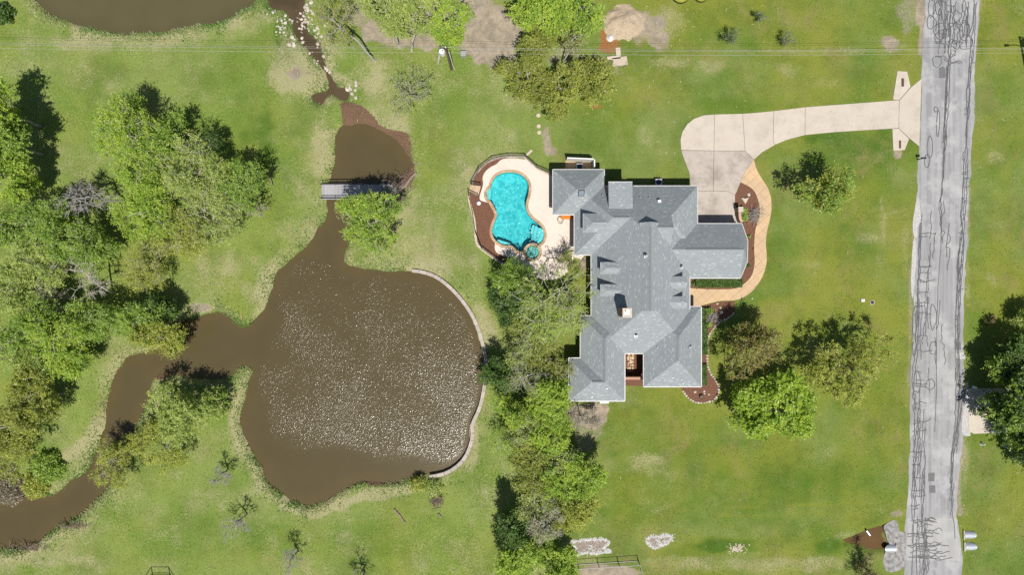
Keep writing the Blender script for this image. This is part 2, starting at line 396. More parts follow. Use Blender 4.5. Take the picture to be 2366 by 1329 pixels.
dirt += strip([(2133,0),(2128,120)], 12, .8) + strip([(2113,520),(2104,700),(2098,900)], 8, .55) + strip([(2262,0),(2245,200),(2238,400),(2230,560)], 9, .6)
dirt += strip([(2222,1000),(2214,1100),(2218,1190)], 10, .65)
lush = 0.42 - 0.10*sstep(1250,1450,PXg) + 0.30*vnoise(GX, GY, 9, 21) + 0.26*vnoise(GX, GY, 3.6, 22) + 0.16*vnoise(GX, GY, 1.5, 23) + 0.12*sstep(1250, 1500, PXg)
for b in [(1950,340,90,50,.55),(1900,300,60,30,.4),(2040,330,30,60,.5),(640,400,60,120,.55),(600,330,80,90,.4),(690,148,44,28,1.3),(655,85,22,55,1.1),(722,88,12,20,1.2),(750,230,20,40,.5),
          (1640,1262,46,16,1.0),(1760,1262,90,14,.8),(1905,1266,42,26,1.1),(1560,1280,40,12,.5),(1380,580,60,40,.3),(820,1250,300,60,.35),(1130,1120,60,60,.45),(420,1230,180,60,.3),
          (1720,260,160,30,.4),(1650,60,120,50,.3),(1550,1150,200,60,.35),(1800,1100,160,60,.35),(2150,1180,40,60,.5),(2320,300,60,160,.3),(560,300,60,60,.35)]:
    lush += blob(*b)
olive = 0.38 + 0.34*vnoise(GX, GY, 5, 31) + 0.14*vnoise(GX, GY, 1.8, 33) + 0.22*vnoise(GX, GY, 13, 32) + 0.20*sstep(1300, 1600, PXg)
for b in [(1800,745,90,50,.8),(1850,900,140,60,.25),(1700,1060,120,40,.3),(2320,640,50,240,.35),(2000,720,60,60,.3),(1450,960,40,20,.3),(2320,60,50,80,.3)]:
    olive += blob(*b)
olive += strip([(1560,1180),(1760,1172),(1960,1163)], 3, .28)+strip([(1500,1197),(1700,1194),(1900,1188)], 3, .28)
rust = blob(1408,96,28,26,1.0) + blob(1395,112,26,10,.8) + blob(1355,165,34,16,.5) + blob(1376,245,16,8,.7) + blob(1400,80,16,20,.6) + blob(1462,905,14,10,.5) + blob(675,165,18,12,.5)
mud = np.zeros_like(GX)
for b in [(816,262,24,28,1.3),(845,284,22,12,1.2),(905,310,24,9,1.0),(940,350,12,34,.9),(944,400,14,22,1.0),(925,420,24,14,1.0),(870,1116,60,7,.8),(755,1160,16,7,.7),
          (370,868,22,12,.9),(150,1212,40,6,.6),(60,1268,40,5,.7),(2050,1250,14,40,.5)]:
    mud += blob(*b, soft=.35)
mud += 0.9*(1-sstep(-0.30, 0.06, sd))
SILT = ccw(PL([(783,238),(806,231),(835,240),(858,262),(875,288),(905,304),(930,323),(948,350),(955,385),(940,414),(912,430),(900,420),(925,395),(930,350),(890,315),(840,296),(789,296)]))
mud += 1.15*(1-sstep(-0.35, 0.25, sdf(SILT, GX, GY)+.35*warp))
mud = np.clip(mud, 0, 1.2)
nY, nX = GX.shape
idx = np.arange(nX*nY).reshape(nY, nX)
Q = np.stack([idx[:-1, :-1], idx[:-1, 1:], idx[1:, 1:], idx[1:, :-1]], -1).reshape(-1, 4)
gme = quads_mesh('ground', np.stack([GX, GY, GZ], -1).reshape(-1, 3), len(Q),
                 {'dry': dry.ravel(), 'dirt': dirt.ravel(), 'lush': lush.ravel(), 'olive': olive.ravel(), 'rust': rust.ravel(), 'mud': mud.ravel(), 'west': (0.85*(1-sstep(1120, 1420, PXg+60*warp))*(.75+.25*vnoise(GX, GY, 8, 91))).ravel()}, Q)
gme.polygons.foreach_set('use_smooth', np.ones(len(gme.polygons), bool))
def ground_material():
    t = NT('lawn_and_soil')
    fine = t.noise(4.2, 5.0, rough=0.75); micro = t.noise(13.0, 2.0); mid = t.noise(0.9, 5.0, rough=0.7, dist=0.6); big = t.noise(0.16, 4.0)
    j = t.math('SUBTRACT', t.math('MULTIPLY_ADD', fine, 1.1, t.math('MULTIPLY', mid, 0.9)), 1.0)
    g = t.mix(t.ramp(t.math('ADD', t.attr('lush'), j), 0.1, 0.85), (0.215, 0.270, 0.074), (0.128, 0.205, 0.030))
    g = t.mix(t.math('MULTIPLY', t.ramp(t.math('ADD', t.attr('olive'), t.math('MULTIPLY', j, 0.7)), 0.2, 0.95), 0.8), g, (0.255, 0.270, 0.042))
    g = t.mix(t.math('MULTIPLY', t.attr('west'), t.ramp(fine, .3, .7)), g, (0.285, 0.365, 0.090))
    g = t.mix(t.math('MULTIPLY', t.ramp(t.math('MULTIPLY_ADD', j, 1.1, t.attr('lush')), 0.9, 1.6), .8), g, (0.068, 0.148, 0.016))
    g = t.mix(t.math('MULTIPLY', t.ramp(big, 0.45, 0.75), 0.5), g, (0.095, 0.150, 0.024))
    jd = t.math('SUBTRACT', t.math('MULTIPLY_ADD', fine, 1.5, t.math('MULTIPLY', mid, 0.8)), 1.15)
    g = t.mix(t.math('MULTIPLY', t.ramp(t.math('ADD', t.attr('dry'), jd), 0.14, 0.80), 0.9), g, t.mix(t.ramp(micro, .3, .7), (0.52, 0.46, 0.285), (0.33, 0.31, 0.16)))
    g = t.mix(t.ramp(t.math('ADD', t.attr('dirt'), t.math('MULTIPLY', jd, 0.8)), 0.34, 0.75), g, t.mix(t.ramp(mid, .35, .65), (0.47, 0.38, 0.30), (0.31, 0.26, 0.21)))
    g = t.mix(t.ramp(t.math('ADD', t.attr('rust'), t.math('MULTIPLY', jd, 0.7)), 0.4, 0.8), g, (0.36, 0.16, 0.065))
    g = t.mix(t.ramp(t.math('ADD', t.attr('mud'), t.math('MULTIPLY', jd, 0.5)), 0.4, 0.75), g, t.mix(t.ramp(fine, .35, .65), (0.225, 0.135, 0.09), (0.155, 0.095, 0.065)))
    g = t.mix(t.ramp(micro, 0.25, 0.8), g, t.mix(1.0, g, (0.60, 0.64, 0.55), 'MULTIPLY'))
    g = t.mix(t.math('MULTIPLY', t.ramp(t.noise(0.19, 6.0, rough=0.72, dist=0.8), 0.50, 0.70), t.math('SUBTRACT', 0.55, t.math('MULTIPLY', t.attr('west'), 0.5))), g, (0.235, 0.205, 0.075))
    east = t.n.new('ShaderNodeSeparateXYZ'); t.L(t.pos(), east.inputs[0]); blotch = t.noise(0.42, 5.0, rough=0.7)
    g = t.mix(t.math('MULTIPLY', t.ramp(blotch, 0.44, 0.66), 0.46), g, t.mix(1.0, g, (0.72, 0.76, 0.70), 'MULTIPLY'))
    t.bump(t.math('MULTIPLY_ADD', fine, 0.6, micro), 0.10, 0.9)
    return t.fin(g, 0.95, 0.12)
g = link('ground', gme, None, ground_material()); tag(g, kind='structure')

# ------------------------------------------------------------------ water sheets
def water_material(name, c1, c2, amp, scale=7.2):
    t = NT(name); pos = t.pos()
    mp = t.n.new('ShaderNodeMapping'); mp.inputs['Scale'].default_value = (1.15, 0.85, 1); mp.inputs['Rotation'].default_value = (0, 0, 0.5); t.L(pos, mp.inputs[0])
    rip = t.attr('ripple')
    n1 = t.noise(scale, 1.0, mp.outputs[0], 0.5, 0.3); n2 = t.noise(scale*0.45, 1.0, mp.outputs[0], 0.5)
    h = t.math('MULTIPLY_ADD', n2, 0.6, n1)
    t.bump(t.math('MULTIPLY', h, t.math('MULTIPLY', rip, amp)), 1.0, 1.0)
    c = t.mix(t.ramp(t.attr('shallow'), 0.0, 1.0), c1, c2)
    c = t.mix(t.math('MULTIPLY', t.ramp(t.noise(0.35, 3.0), .35, .7), 0.25), c, tuple(x*0.8 for x in c1))
    m = t.fin(c, 0.18, 0.5); t.b.inputs['IOR'].default_value = 1.33; return m
def water(name, x0, x1, y0, y1, poly, mat, ripple, step=0.5):
    X, Y = np.meshgrid(np.arange(x0, x1+step, step), np.arange(y0, y1+step, step)); s_ = sdf(poly, X, Y)
    n1, n2 = X.shape; id_ = np.arange(n1*n2).reshape(n1, n2); Q = np.stack([id_[:-1, :-1], id_[:-1, 1:], id_[1:, 1:], id_[1:, :-1]], -1).reshape(-1, 4)
    sv = s_.ravel(); keep = (sv[Q].min(1) < 1.1); Q = Q[keep]
    V = np.stack([X, Y, np.full_like(X, WATER_Z)], -1).reshape(-1, 3)
    used = np.unique(Q); rem = np.zeros(len(V), int); rem[used] = np.arange(len(used)); Q = rem[Q]
    me = quads_mesh(name, V[used], len(Q), {'ripple': ripple(X, Y, s_).ravel()[used], 'shallow': (1-sstep(-2.6, 0.2, s_ + 0.5*vnoise(X, Y, 3, 5))).ravel()[used]*0+sstep(-2.2, 0.3, s_ + 0.6*vnoise(X, Y, 2.5, 5)).ravel()[used]}, Q)
    return tag(link(name, me, None, mat), kind='structure')
def rip_main(X, Y, s_):
    px = X*S+CX; py = CY-Y*S
    nz = 0.55*vnoise(X, Y, 5.5, 41)+0.45*vnoise(X, Y, 2.2, 42)
    a = sstep(560, 690, px+46*nz) * (1-sstep(1015, 1085, py - 0.10*(px-850) + 30*nz)) * sstep(525, 640, py+25*nz)
    a *= 0.62 + 0.38*sstep(-0.4, 0.5, nz) ; a *= sstep(0.0, 1.4, -s_)
    a *= 1.30 - 0.42*sstep(640, 900, px)
    b = 0.40*sstep(340, 372, py)*(1-sstep(410, 440, py))*sstep(790, 805, px)*(1-sstep(830, 860, px))
    return 0.05 + np.maximum(a, b)
m_pond = water_material('muddy_pond_water', (0.082, 0.065, 0.031), (0.092, 0.069, 0.031), 0.048)
water('pond_water', *W(-80, 0)[:1], W(1135, 0)[0], W(0, 1300)[1], W(0, 275)[1], wm, m_pond, rip_main)
m_creek = water_material('creek_water', (0.060, 0.046, 0.024), (0.085, 0.060, 0.034), 0.03)
water('creek_water', W(600, 0)[0], W(815, 0)[0], W(0, 250)[1], W(0, -75)[1], wc, m_creek, lambda X, Y, s_: 0.12+0.25*(vnoise(X, Y, 1.5, 6) > 0.2))
m_top = water_material('olive_pond_water', (0.092, 0.080, 0.038), (0.085, 0.072, 0.036), 0.05)
water('north_pond_water', W(30, 0)[0], W(597, 0)[0], W(0, 90)[1], W(0, -95)[1], wt, m_top, lambda X, Y, s_: 0*X+0.06)
m_pool = water_material('rusty_pool_water', (0.125, 0.072, 0.026), (0.10, 0.06, 0.025), 0.01)
water('roadside_pool_water', W(1940, 0)[0], W(2062, 0)[0], W(0, 1282)[1], W(0, 1210)[1], wr, m_pool, lambda X, Y, s_: 0*X+0.05)

# ------------------------------------------------------------------ road
RL = [(2152,-500),(2137,-20),(2136,60),(2132,120),(2129,185),(2125,300),(2121,400),(2115,550),(2108,700),(2104,850),(2100,1000),(2096,1150),(2092,1240),(2088,1350),(2070,1900)]
RR = [(2290,-500),(2264,-20),(2256,100),(2248,250),(2241,400),(2237,520),(2229,620),(2224,750),(2226,850),(2229,900),(2224,980),(2215,1060),(2211,1180),(2216,1240),(2224,1290),(2220,1350),(2215,1900)]
def rx(side, py): return float(np.interp(py, [p[1] for p in side], [p[0] for p in side]))
def road_material(name, c1, c2, c3):
    t = NT(name); pos = t.pos(); sep = t.n.new('ShaderNodeSeparateXYZ'); t.L(pos, sep.inputs[0])
    mp = t.n.new('ShaderNodeMapping'); mp.inputs['Scale'].default_value = (1.6, 0.05, 1); t.L(pos, mp.inputs[0])
    streak = t.noise(1.0, 3.0, mp.outputs[0]); blot = t.noise(0.35, 4.0, rough=0.65); fine = t.noise(14.0, 3.0, rough=0.7)
    c = t.mix(t.ramp(streak, 0.38, 0.62), c1, c2); c = t.mix(t.math('MULTIPLY', t.ramp(blot, 0.46, 0.66), 0.8), c, c3)
    dk = t.noise(0.9, 5.0, rough=0.75); c = t.mix(t.math('MULTIPLY', t.ramp(dk, 0.52, 0.72), 0.5), c, tuple(x*0.78 for x in c1))
    c = t.mix(t.math('MULTIPLY', t.ramp(fine, 0.35, 0.75), 0.35), c, tuple(x*0.72 for x in c1)); t.bump(fine, 0.006)
    return t.fin(c, 0.9, 0.2)
m_asph = road_material('worn_asphalt', (0.245, 0.244, 0.248), (0.325, 0.323, 0.326), (0.42, 0.417, 0.412))
pys = np.concatenate([np.arange(-500, -20, 60), np.arange(-20, 1360, 7), np.arange(1360, 1900, 60)])
jl = 1.5*vnoise(pys, pys*0, 13, 51)+2.2*vnoise(pys, pys*0, 37, 52)+2.0*vnoise(pys, pys*0, 110, 55); jr = 1.7*vnoise(pys, pys*0, 15, 53)+2.4*vnoise(pys, pys*0, 43, 54)+2.4*vnoise(pys, pys*0, 120, 56)
ol = [W(rx(RL, p)+a, p) for p, a in zip(pys, jl)]; orr = [W(rx(RR, p)+a, p) for p, a in zip(pys, jr)]
mb = MB(); n = len(pys)
mb.v = [(*p, 0.022) for p in ol]+[(*p, 0.022) for p in orr]+[(*p, -0.06) for p in ol]+[(*p, -0.06) for p in orr]
for i in range(n-1): mb.f += [[i, i+1, n+i+1, n+i], [i, 2*n+i, 2*n+i+1, i+1], [n+i, n+i+1, 3*n+i+1, 3*n+i]]
road = tag(mb.build('road', m_asph), kind='structure')
m_conc_road = road_material('pale_concrete_paving', (0.33, 0.326, 0.32), (0.38, 0.375, 0.367), (0.41, 0.405, 0.395))
pp = np.arange(1198, 1300, 7)
cp = [W(rx(RL, p)+3+2*math.sin(p), p) for p in pp] + [W(rx(RR, p)-3+2*math.sin(p*.7), p) for p in pp[::-1]]
MB().prism(cp, 0.0, 0.028).build('concrete_paving', m_conc_road, road)
m_patch = m_plain('dark_asphalt_patch', (0.155, 0.155, 0.16), (0.12, 0.12, 0.125), scale=10)
for q in ([(2169,158),(2177,152),(2184,158),(2184,180),(2169,180)], [(2146,1123),(2160,1122),(2161,1139),(2147,1140)], [(2144,1094),(2159,1093),(2158,1113),(2144,1113)],
          [(2204,787),(2219,790),(2220,808),(2205,808)], [(2124,515),(2129,515),(2127,575),(2120,575)]):
    MB().prism(PL(q), 0.0, 0.031).build('patch', m_patch, road)
m_wear = m_plain('chalky_gravel_edge', (0.50, 0.485, 0.47), (0.34, 0.325, 0.31), scale=6, bump=0.02, bscale=20)
for q in ([(2118,458),(2124,470),(2127,500),(2128,512),(2120,525),(2119,545),(2112,550),(2108,520),(2112,490)], [(2109,560),(2116,556),(2117,600),(2113,640),(2108,690),(2104,650)],
          [(2207,815),(2226,816),(2229,830),(2210,828)], [(2236,880),(2241,990),(2240,1008),(2222,1000),(2226,940)]):
    MB().prism(catmull(PL(q), 3), 0.0, 0.026).build('worn_edge', m_wear, road)

# crack sealant: thin dark bands that wander along and across the road
def ribbon(mb, pts, wd, z=0.0345):
    pts = [np.array(p) for p in pts]
    l = offset([tuple(p) for p in pts], wd/2, False); r = offset([tuple(p) for p in pts], -wd/2, False); n = len(mb.v)
    z += random.uniform(0, 0.006)
    mb.v += [(*p, z) for p in l]+[(*p, z) for p in r]; m = len(pts)
    for i in range(m-1): mb.f.append([n+i, n+m+i, n+m+i+1, n+i+1])
def rp(u, py): return W(rx(RL, py)+(rx(RR, py)-rx(RL, py))*u, py)
mb = MB(); R_ = random.Random(5)
def along(u0, p0, p1, amp, wd=0.075, drift=0.0):
    n = max(3, int(abs(p1-p0)/5)); pts = []; a = 0; jit = 0
    for i in range(n+1):
        t = i/n; a = a*0.86 + R_.gauss(0, amp*0.35)
        if R_.random() < 0.08: jit = R_.gauss(0, amp*0.8)
        pts.append(rp(min(0.985, max(0.015, u0+a+jit+drift*t)), p0+(p1-p0)*t + R_.uniform(-1, 1)))
    ribbon(mb, resample(catmull(pts, 2, False), 0.22), wd*1.3)
def across(u0, u1, p0, amp, wd=0.07):
    n = max(3, int(abs(u1-u0)*22)); pts = []; a = 0
    for i in range(n+1):
        t = i/n; a = a*0.8 + R_.gauss(0, amp); pts.append(rp(min(.985, max(.015, u0+(u1-u0)*t)), p0+a))
    ribbon(mb, resample(catmull(pts, 2, False), 0.22), wd*1.35)
def loop(u0, p0, ru, rpx, wd=0.07):
    pts = []; k = R_.uniform(0, 6)
    for i in range(13):
        t = i/12*2*math.pi*R_.uniform(0.97, 1.0)+k; pts.append(rp(min(.985, max(.015, u0+ru*math.cos(t)*R_.uniform(.75, 1.2))), p0+rpx*math.sin(t)*R_.uniform(.75, 1.2)))
    ribbon(mb, resample(catmull(pts, 2, False), 0.22), wd*1.35)
along(0.475, -20, 560, 0.012, 0.10); along(0.49, 60, 420, 0.014, 0.09); along(0.46, 150, 330, 0.012, 0.09); along(0.50, 560, 1000, 0.004, 0.06, -.02); along(0.515, 120, 350, 0.02)
for k in range(14): along(R_.choice([.86, .89, .92, .95]), (a := R_.uniform(-20, 760)), a+R_.uniform(120, 330), 0.017, 0.07, -.02)
for k in range(15): along(R_.choice([.08, .12, .17, .30]), (a := R_.uniform(440, 1000)), a+R_.uniform(60, 220), 0.02, 0.065)
for k in range(14): along(R_.uniform(.80, .93), (a := R_.uniform(820, 1120)), a+R_.uniform(60, 190), 0.016, 0.07)
for k in range(18): along(R_.uniform(.10, .34), (a := R_.uniform(880, 1250)), a+R_.uniform(60, 210), 0.016, 0.065)
for k in range(22): along(R_.uniform(.12, .85), (a := R_.uniform(-20, 60)), a+R_.uniform(50, 120), 0.03, 0.07)
for k in range(9): along(R_.uniform(.2, .42), (a := R_.uniform(1195, 1280)), a+R_.uniform(60, 130), 0.02, 0.065)
for k in range(16): across((a := R_.uniform(.1, .6)), a+R_.uniform(.1, .35), R_.uniform(-10, 150), 4)
for k in range(10): loop(R_.uniform(.1, .8), R_.uniform(0, 150), R_.uniform(.05, .12), R_.uniform(8, 24))
for k in range(30): across(R_.uniform(.03, .12), R_.uniform(.18, .42), R_.uniform(500, 1200), 2.0)
for k in range(30): across((a := R_.uniform(.82, .9)), a+R_.uniform(.05, .1), R_.uniform(120, 800), 2.0)
for k in range(20): across((a := R_.uniform(.02, .3)), a+R_.uniform(.35, .6), R_.choice([1202, 1206, 1212, 1222, 1234, 1240, 1262, 1268, 1276, 1286])+R_.uniform(-3, 3), 2.2, 0.07)
for k in range(8): across((a := R_.uniform(.25, .4)), a+R_.uniform(.1, .3), R_.uniform(1198, 1250), 2.5)
for k in range(7): loop(R_.uniform(.05, .5), R_.uniform(250, 1000), R_.uniform(.03, .09), R_.uniform(10, 40))
for k in range(15): along(R_.uniform(.15, .75), (a := R_.uniform(250, 950)), a+R_.uniform(40, 130), 0.03, 0.065)
loop(.29, 253, .04, 6); loop(.16, 370, .05, 16); loop(.20, 340, .06, 24)
o = mb.build('crack_sealant', M['sealant'], road); o['kind'] = 'stuff'
# grey rubble apron round the culvert west of the road
ap = [(2042,1217),(2060,1204),(2072,1205),(2078,1228),(2090,1236),(2091,1300),(2080,1318),(2050,1322),(2040,1296),(2046,1276),(2058,1264),(2050,1250),(2046,1234)]
m_rub = m_plain('grey_rubble', (0.33, 0.32, 0.31), (0.16, 0.155, 0.15), scale=2.2, bump=0.06, bscale=7, detail=6)
MB().prism(catmull(PL(ap), 3), -0.5, 0.016).build('gravel_apron', m_rub)['kind'] = 'structure'

# ------------------------------------------------------------------ driveway: slabs with open joints
def conc_mat(name, c1, c2, stain):
    t = NT(name); oi = t.n.new('ShaderNodeObjectInfo').outputs['Random']
    a = t.noise(0.45, 4.0, rough=0.65); b = t.noise(10.0, 4.0, rough=0.7); d = t.noise(1.4, 5.0, rough=0.7, dist=1.5)
    c = t.mix(oi, c1, c2); c = t.mix(t.math('MULTIPLY', t.ramp(a, 0.40, 0.72), 0.65), c, stain)
    c = t.mix(t.math('MULTIPLY', t.ramp(d, 0.54, 0.74), 0.55), c, tuple(x*0.75 for x in stain)); c = t.mix(t.math('MULTIPLY', b, 0.22), c, tuple(x*0.6 for x in c1))
    t.bump(b, 0.004); return t.fin(c, 0.9, 0.2)
m_drive = conc_mat('driveway_concrete', (0.535, 0.475, 0.40), (0.50, 0.44, 0.37), (0.40, 0.345, 0.285))
m_drive2 = conc_mat('stained_concrete', (0.47, 0.415, 0.36), (0.43, 0.375, 0.325), (0.20, 0.175, 0.155))
m_joint = m_plain('joint_filler', (0.10, 0.075, 0.055), (0.14, 0.10, 0.07))
D4 = lambda p: PL(zm(p, 1540, 140, 3.165))
slabs = [([(1700,288),(1695,495),(1500,507),(1250,522),(1010,545),(1012,340)], 0), ([(1012,340),(1010,545),(880,580),(795,615),(778,598),(783,368)], 0),
 ([(783,368),(778,598),(795,615),(700,670),(638,725),(573,662),(555,388),(640,382)], 0), ([(555,388),(573,662),(345,660),(350,393)], 0),
 ([(350,393),(345,660),(105,655),(100,580),(115,520),(150,465),(200,425),(270,400)], 0), ([(105,657),(345,660),(341,955),(170,958),(175,920),(165,820),(130,730)], 1),
 ([(345,660),(573,662),(638,725),(580,800),(540,890),(512,960),(500,982),(440,955),(341,955)], 1), ([(170,958),(341,955),(440,955),(500,982),(500,1050),(512,1090),(540,1250),(170,1250)], 1),
 ([(1863,130),(1848,630),(1775,570),(1695,495),(1700,290),(1785,195)], 0), ([(1685,75),(1758,80),(1783,192),(1700,288),(1652,286)], 0), ([(1648,498),(1695,497),(1773,571),(1740,655),(1655,660)], 0)]
drive = tag(empty('driveway', P(1650, 340)), kind='structure')
base = MB()
for k, (q, sm) in enumerate(slabs):
    w_ = D4(q); base.prism(w_, -0.1, 0.012 + 0.0004*k)
    w_ = inset(w_, 0.022); MB().prism(w_, 0.0, 0.062 - 0.002*(k % 3)).build('slab', m_drive2 if sm else m_drive, drive)
base.build('joint_bed', m_joint, drive)
for q in ([(1714,130),(1734,133),(1734,191),(1715,189)], [(1697,585),(1713,588),(1710,645),(1698,640)]):
    c = D4(q); MB().prism(c, 0.0, 0.066).build('culvert_slot', M['rust'], drive)
    (x0, y0), (x1, y1) = [((c[a][0]+c[b][0])/2, (c[a][1]+c[b][1])/2) for a, b in ((0, 1), (2, 3))]
    MB().tube((x0, y0, 0.05), (x1, y1, 0.05), 0.13, 0.13, 10).build('pipe', M['rust'], drive)

# ------------------------------------------------------------------ tan walkway of scored diamonds
inn = zm([(540,890),(600,920),(640,955),(665,1010),(680,1080),(675,1150),(650,1230),(640,1329)], 1540, 140, 3.165)+[(1742,580),(1743,608),(1736.6,635.7),(1720,655),(1697.6,667),(1642,668.5),(1594,666)]
out = zm([(638,725),(660,800),(700,870),(735,925),(755,975),(765,1030),(765,1100),(750,1180),(735,1240),(725,1329)], 1540, 140, 3.165)+[(1771,600),(1765,630),(1752,655),(1735,675),(1712,690),(1690,694.5),(1664,695.5),(1628,704),(1606,711),(1592,711)]
inn_s = catmull(PL(inn), 4, False); out_s = catmull(PL(out), 4, False)
walk = ccw(out_s + inn_s[::-1] + D4([(580,800)]))
m_walk = conc_mat('tan_scored_concrete', (0.585, 0.415, 0.245), (0.52, 0.37, 0.225), (0.46, 0.345, 0.24))
wk = tag(empty('walkway', P(1755, 560)), kind='structure')
MB().prism(walk, -0.1, 0.030).build('joint_bed', m_plain('walk_joint', (0.33, 0.21, 0.11), (0.27, 0.17, 0.09)), wk)
st = 0.95; a45 = math.radians(42)
for i in range(-40, 60):
    for j in range(-40, 60):
        c = np.array((26.0+st*(i*math.cos(a45)-j*math.sin(a45)), 5.0+st*(i*math.sin(a45)+j*math.cos(a45))))
        if not (18 < c[0] < 36 and -6 < c[1] < 17): continue
        h = st/2-0.012; e1 = np.array((math.cos(a45), math.sin(a45)))*h; e2 = np.array((-math.sin(a45), math.cos(a45)))*h
        t = clip_convex(walk, [tuple(c-e1-e2), tuple(c+e1-e2), tuple(c+e1+e2), tuple(c-e1+e2)])
        if len(t) > 2 and abs(area(t)) > 0.02: MB().prism(t, 0.0, 0.052).build('tile', m_walk, wk)

# ------------------------------------------------------------------ mulch beds
bed1 = PL([(1701,436)])+catmull(PL(inn), 4, False)+PL([(1594,625),(1690,560),(1690,500)])
bed1 = inset(bed1, 0.01)
EDGE = zm([(1280,400),(1215,460),(1060,580),(900,640),(800,730),(680,860),(600,1000),(550,1130),(530,1329)], 1590, 690, 12.08)+zm([(1270,860),(1275,950),(1300,1020),(1345,1080),(1365,1130),(1365,1180),(1330,1235),(1270,1255),(1200,1262),(1140,1240),(1090,1195),(1065,1155)], 1280, 580, 3.592)
edge_w = catmull(PL(EDGE), 4, False)
bed2 = [W(1606,712), W(1628,705), W(1664,697), W(1697,695.5)]+edge_w+[W(1560,885), W(1560,720)]
for b in (bed1, bed2):
    MB().prism(b, -0.05, 0.018).build('mulch_bed', M['mulch'])['kind'] = 'structure'
court = PL([(1436,812),(1494,812),(1494,892),(1436,892)])
MB().prism(court, -0.05, 0.016).build('courtyard_mulch', M['mulch'])['kind'] = 'structure'
# ------------------------------------------------------------------ pool, deck, spa
Z1 = lambda p, z=0.0: PL(zm(p, 1040, 300, 3.6925), z)
def outer_off(poly, d):                    # poly ccw: outward is to the right of travel
    return offset(poly, d)
cop_out = outer_off(POOL, 0.34)
spa_c = Vector((*W(1230.5, 583.5), 0)); SPA_R = 1.02
deck_o = catmull(Z1([(905,700),(905,390),(850,388),(800,368),(740,335),(690,285),(645,256),(560,246),(480,246),(432,258),(396,292),(340,322),(297,362),(277,410),(282,460),(267,520),(252,570),(262,604),(322,620)]), 3, False)
deck_b = catmull(Z1([(384,975),(380,1010),(400,1050),(470,1080),(530,1102),(560,1140),(570,1190),(620,1235),(700,1262),(860,1282),(960,1250),(1015,1195),(1060,1090),(1140,1080),(1140,700)]), 3, False)
left_cop = [(330,625),(352,665),(374,705),(382,735),(366,775),(348,820),(342,880),(360,935)]
deck = deck_o + Z1(left_cop) + deck_b
m_deck = conc_mat('cream_deck_concrete', (0.68, 0.595, 0.515), (0.66, 0.575, 0.50), (0.56, 0.48, 0.41))
pool = tag(empty('swimming_pool', P(1190, 490)), 'kidney shaped turquoise swimming pool with tan stone coping', 'swimming pool')
dk = sheet_with_holes(ccw(deck), [POOL[::-1]], -0.1, 0.07).build('pool_deck', m_deck); tag(dk, kind='structure')
t = NT('pool_plaster'); f = t.noise(1.3, 4.0, dist=1.6)
m_plaster = t.fin(t.mix(t.ramp(f, 0.35, 0.65), (0.13, 0.50, 0.54), (0.36, 0.74, 0.75)), 0.8, 0.2)
mb = MB(); n = len(POOL); inner = inset(POOL, 0.25)
mb.v = [(*p, 0.02) for p in POOL]+[(*p, -1.35) for p in POOL]
for i in range(n):
    j = (i+1) % n; mb.f.append([j, i, n+i, n+j])
mb.poly([(*p, -1.35) for p in POOL]); mb.build('basin', m_plaster, pool)
m_shelf = m_plain('pale_plaster', (0.66, 0.80, 0.80), (0.5, 0.72, 0.74), scale=8)
for q, zt in (([(752,835),(800,860),(806,930),(775,975),(738,985),(742,925)], -0.20), ([(726,820),(752,835),(742,925),(738,985),(715,985),(712,900)], -0.42), ([(405,935),(450,948),(505,965),(520,990),(470,1000),(415,975)], -0.25),
              ([(306,545),(318,512),(345,498),(352,520),(348,560),(340,600),(318,590)], -0.10), ([(700,815),(726,820),(712,900),(715,985),(698,985),(690,900)], -0.65)):
    MB().prism(catmull(Z1(q), 2), -1.3, zt).build('step', m_shelf, pool)
def pool_water_mat():
    t = NT('pool_water'); n1 = t.noise(2.6, 2.5, dist=0.6); n2 = t.noise(6.5, 2.0)
    bp = t.n.new('ShaderNodeBump'); bp.inputs['Distance'].default_value = 0.06; t.L(t.math('MULTIPLY_ADD', n2, 0.45, n1), bp.inputs['Height'])
    fr = t.n.new('ShaderNodeFresnel'); fr.inputs[0].default_value = 1.33; t.L(bp.outputs[0], fr.inputs['Normal'])
    g = t.n.new('ShaderNodeBsdfGlossy'); g.inputs['Roughness'].default_value = 0.14; t.L(bp.outputs[0], g.inputs['Normal'])
    tr = t.n.new('ShaderNodeBsdfTransparent'); tr.inputs[0].default_value = (0.42, 0.82, 0.84, 1)
    m = t.n.new('ShaderNodeMixShader'); t.L(fr.outputs[0], m.inputs[0]); t.L(tr.outputs[0], m.inputs[1]); t.L(g.outputs[0], m.inputs[2]); t.L(m.outputs[0], t.out.inputs[0]); return t.m
m_pw = pool_water_mat()
MB().poly([(*p, -0.06) for p in POOL]).build('water', m_pw, pool)
ci = resample(inset(POOL, 0.03), 0.46, True); co = [min(cop_out, key=lambda q: 0)]*0
no = offset(ci, 0.36)
for i in range(len(ci)):
    j = (i+1) % len(ci)
    if (Vector((*ci[i], 0))-spa_c).length < 0.98: continue
    q = inset([ci[i], ci[j], no[j], no[i]], 0.012); MB().prism(q, 0.0, 0.105+random.uniform(-.006, .006)).build('coping_stone', M['coping'], pool)
spa = tag(empty('spa', spa_c), 'round raised spa with a bench at the south end of the turquoise pool', 'hot tub')
circ = lambda r, n=28: [(spa_c.x+r*math.cos(2*math.pi*i/n), spa_c.y+r*math.sin(2*math.pi*i/n)) for i in range(n)]
mb = MB(); a, b = circ(SPA_R+0.16), circ(SPA_R-0.17); n = 28
mb.v = [(*p, 0.36) for p in a]+[(*p, 0.36) for p in b]+[(*p, -1.3) for p in a]+[(*p, -0.7) for p in b]
for i in range(n):
    j = (i+1) % n; mb.f += [[i, j, n+j, n+i], [2*n+i, 2*n+j, j, i], [n+i, n+j, 3*n+j, 3*n+i]]
